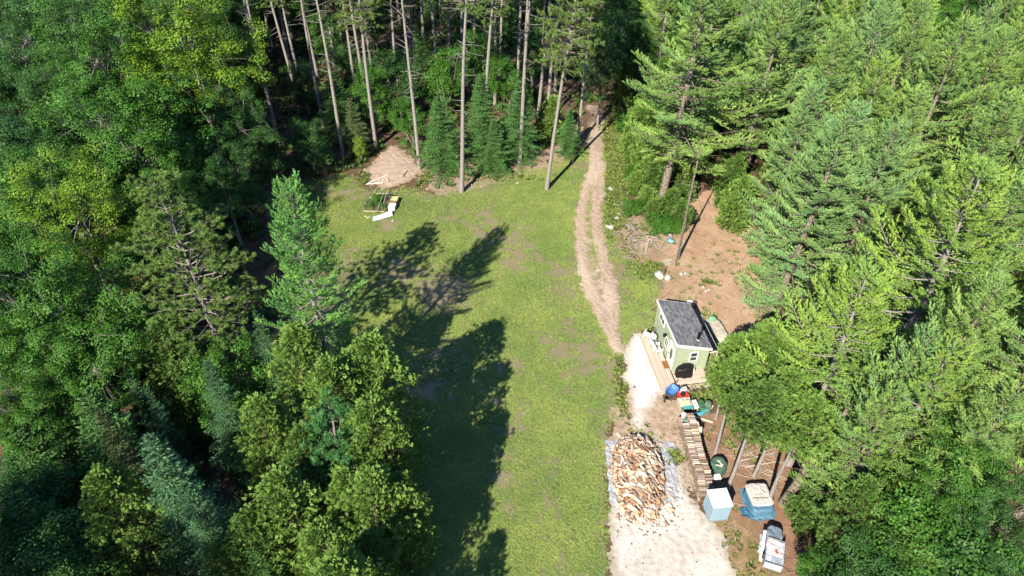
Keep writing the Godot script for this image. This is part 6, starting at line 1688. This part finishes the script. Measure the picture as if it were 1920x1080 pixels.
func build_small() -> void:
	rng.seed = 99
	var wh := Color(0.50, 0.48, 0.44)
	rock(Vector3(9.64, 0, -58.3), Vector3(0.30, 0.2, 0.24), wh, "white rock beside the upper dirt track")
	rock(Vector3(8.95, 0, -52.2), Vector3(0.42, 0.18, 0.22), wh, "long pale rock beside the middle of the dirt track")
	rock(Vector3(9.7, 0, -53.5), Vector3(0.22, 0.18, 0.2), Color(0.5, 0.47, 0.43), "grey rock, larger one behind the long pale rock")
	rock(Vector3(9.95, 0, -54.2), Vector3(0.16, 0.14, 0.14), Color(0.5, 0.47, 0.43), "grey rock, smaller one behind the long pale rock")
	rock(Vector3(12.35, 0, -45.4), Vector3(0.55, 0.22, 0.38), Color(0.55, 0.53, 0.5), "broad flat grey rock below the dead grey trunk")
	rock(Vector3(13.0, 0, -45.15), Vector3(0.4, 0.16, 0.28), Color(0.62, 0.58, 0.52), "pale flat rock right against the broad grey rock")
	rock(Vector3(14.25, 0, -45.6), Vector3(0.18, 0.13, 0.15), wh, "small white rock on the needles, left one of a pair")
	rock(Vector3(14.62, 0, -45.65), Vector3(0.17, 0.12, 0.13), wh, "small white rock on the needles, right one of a pair")
	rock(Vector3(-4.0, 0, -59.2), Vector3(0.14, 0.1, 0.12), Color(0.4, 0.38, 0.36), "little grey rock on the grass right of the lone bare pine")
	rock(Vector3(0.55, 0, -59.5), Vector3(0.14, 0.1, 0.12), Color(0.5, 0.47, 0.44), "little pale rock at the top edge of the lawn")
	rock(Vector3(-11.0, 0, -53.2), Vector3(0.13, 0.1, 0.1), wh, "little white rock on the bare soil below the metal sheet")
	for q in [[15.75, -43.9], [16.15, -43.6], [15.9, -43.45]]:
		rock(Vector3(q[0], 0, q[1]), Vector3(0.13, 0.1, 0.11), wh, "white rock in a cluster of three on the red needles above the hut", "three white rocks above the hut")
	for q in [[-13.6, -53.9, Color(0.75, 0.62, 0.25)], [-13.35, -53.7, wh], [-13.2, -53.85, wh]]:
		rock(Vector3(q[0], 0, q[1]), Vector3(0.12, 0.09, 0.1), q[2], "pale rock in a little cluster at the near left corner of the fenced bed", "pale rocks by the fenced bed")
	# broken stump beside the flat rock
	var st := thing("stump", "splintered dark stump between the flat grey rocks", "stump", Vector3(12.75, 0, -45.7))
	var b := Buf.new(); b.tube(PackedVector3Array([Vector3.ZERO, Vector3(0, 0.3, 0), Vector3(0.02, 0.5, 0)]), PackedFloat32Array([0.2, 0.15, 0.08]), 9, Color.WHITE, true); obj("trunk", b, M.bark_brown, st)
	for k in 4:
		var w := Buf.new(); w.tube(PackedVector3Array([Vector3(0, 0.3, 0), Vector3(R(-0.15, 0.2), R(0.6, 0.9), R(-0.2, 0.1))]), PackedFloat32Array([0.05, 0.01]), 4); obj("splinter", w, M.bark_brown, st)
	var pl := Buf.new(); pl.box(Vector3(0, 0.06, 0), Vector3(0.9, 0.08, 0.7), Color(0.55, 0.46, 0.38)); var po := obj("stone_slab", pl, M.stone); po.position = Vector3(13.4, 0, -47.2); po.rotation.y = 0.5; tag(po, "pale flat slab at the foot of the dead grey trunk", "slab")
	# blue bag
	var bg := Buf.new(); bg.ball(Vector3(0, 0.2, 0), Vector3(0.34, 0.18, 0.26), Color(0.15, 0.36, 0.52), 10, 14)
	for i in bg.v.size(): bg.v[i] += bg.n[i] * 0.12 * fine.get_noise_3dv(bg.v[i] * 4.0)
	var bo := obj("bag", bg, M.tarp); bo.position = Vector3(14.1, 0, -50.0); tag(bo, "crumpled light blue bag under the bushes beside the dead grey trunk", "bag")
	var gb := Buf.new(); gb.ball(Vector3(0, 0.16, 0), Vector3(0.26, 0.16, 0.2), Color(0.25, 0.25, 0.26), 9, 12)
	for i in gb.v.size(): gb.v[i] += gb.n[i] * 0.12 * fine.get_noise_3dv(gb.v[i] * 4.0)
	var go := obj("bag", gb, M.tarp); go.position = Vector3(14.2, 0, -50.9); tag(go, "grey bag behind the light blue bag", "bag")
	# brush pile: separate poles and boards
	for k in 46:
		var w := Buf.new(); var l := R(0.6, 2.2)
		w.tube(PackedVector3Array([Vector3(-l / 2, R(0.0, 0.12), 0), Vector3(0, R(0.08, 0.25), R(-0.06, 0.06)), Vector3(l / 2, R(0.0, 0.3), 0)]), PackedFloat32Array([0.035, 0.028, 0.012]), 5)
		var o := obj("dead_branch", w, M.deadwood if rng.randf() < 0.55 else M.bark_grey)
		var q: Array = [[11.6, -50.0, 1.3, 0.9], [11.0, -52.2, 0.8, 1.2], [10.3, -54.3, 0.5, 0.9], [10.8, -55.6, 0.5, 0.6]][0 if k < 24 else 1 + k % 3]
		o.position = Vector3(q[0] + rng.randfn() * q[2] * 0.55, R(0.02, 0.2), q[1] + rng.randfn() * q[3] * 0.5); o.rotation = Vector3(R(-0.1, 0.1), R(0, TAU), R(-0.12, 0.12))
		tag(o, "dead grey branch in the brush pile between track and bushes", "branch", "branches of the brush pile")
	for q in [[12.25, -50.3, 0.5, 1.0, "short grey board lying in the middle of the brush pile"], [11.9, -49.4, -0.3, 1.6, "long grey board lying in front of the brush pile"], [12.6, -50.6, 1.2, 0.8, "pale board at the right end of the brush pile"]]:
		var w := Buf.new(); w.box(Vector3.ZERO, Vector3(0.18, 0.05, q[3]), Color(0.9, 0.9, 0.92), Basis(Vector3.UP, q[2]) * Basis(Vector3(1, 0, 0), 0.08)); var o := obj("board", w, M.deadwood); o.position = Vector3(q[0], 0.16, q[1]); tag(o, q[4], "board")
	# fallen poles on the red needles under the cedars
	for q in [[14.6, -26.95, 17.1, -27.6, 0.05, "long fallen pole under the cedar row, farther one"], [14.9, -26.5, 17.0, -26.9, 0.06, "long fallen pole under the cedar row, nearer one"], [13.3, -24.0, 14.3, -23.7, 0.02, "thin stick on the needles below the blue tarped box"], [15.95, -24.6, 16.05, -23.95, 0.07, "short pale log beside the trunk at the blue tarped box"], [16.9, -23.2, 17.6, -23.9, 0.05, "short pole at the foot of the mottled trunk"]]:
		var w := Buf.new(); w.tube(PackedVector3Array([Vector3(q[0], 0.06, q[1]), Vector3(q[2], 0.08, q[3])]), PackedFloat32Array([q[4], q[4] * 0.6]), 7, Color.WHITE, true); tag(obj("fallen_pole", w, M.deadwood), q[5], "pole")
	for k in 44:
		var w := Buf.new(); var l := R(0.6, 1.9); w.tube(PackedVector3Array([Vector3(-l / 2, 0.02, 0), Vector3(0, R(0.03, 0.1), 0), Vector3(l / 2, 0.02, R(-0.2, 0.2))]), PackedFloat32Array([0.022, 0.019, 0.009]), 4)
		var o := obj("fallen_branch", w, M.deadwood); o.position = Vector3(R(14.3, 17.4), 0.02, R(-28.0, -25.5)); o.rotation.y = R(0, TAU); tag(o, "thin pale fallen branch on the red needles under the cedar row", "branch", "fallen branches under the cedar row")
	for k in 14:
		var w := Buf.new(); var l := R(0.7, 2.0); w.tube(PackedVector3Array([Vector3(-l / 2, 0.02, 0), Vector3(0, R(0.03, 0.1), 0), Vector3(l / 2, 0.02, R(-0.2, 0.2))]), PackedFloat32Array([0.022, 0.019, 0.009]), 4)
		var o := obj("fallen_branch", w, M.deadwood); o.position = Vector3(R(14.8, 19.5), 0.02, R(-50.0, -42.0)); o.rotation.y = R(0, TAU); tag(o, "thin pale fallen branch in the needle clearing by the dead trunk", "branch", "fallen branches in the needle clearing")
	# drive stones too big for gravel
	rock(Vector3(8.7, 0, -33.2), Vector3(0.10, 0.07, 0.09), Color(0.16, 0.16, 0.15), "dark stone alone on the white drive in front of the deck")
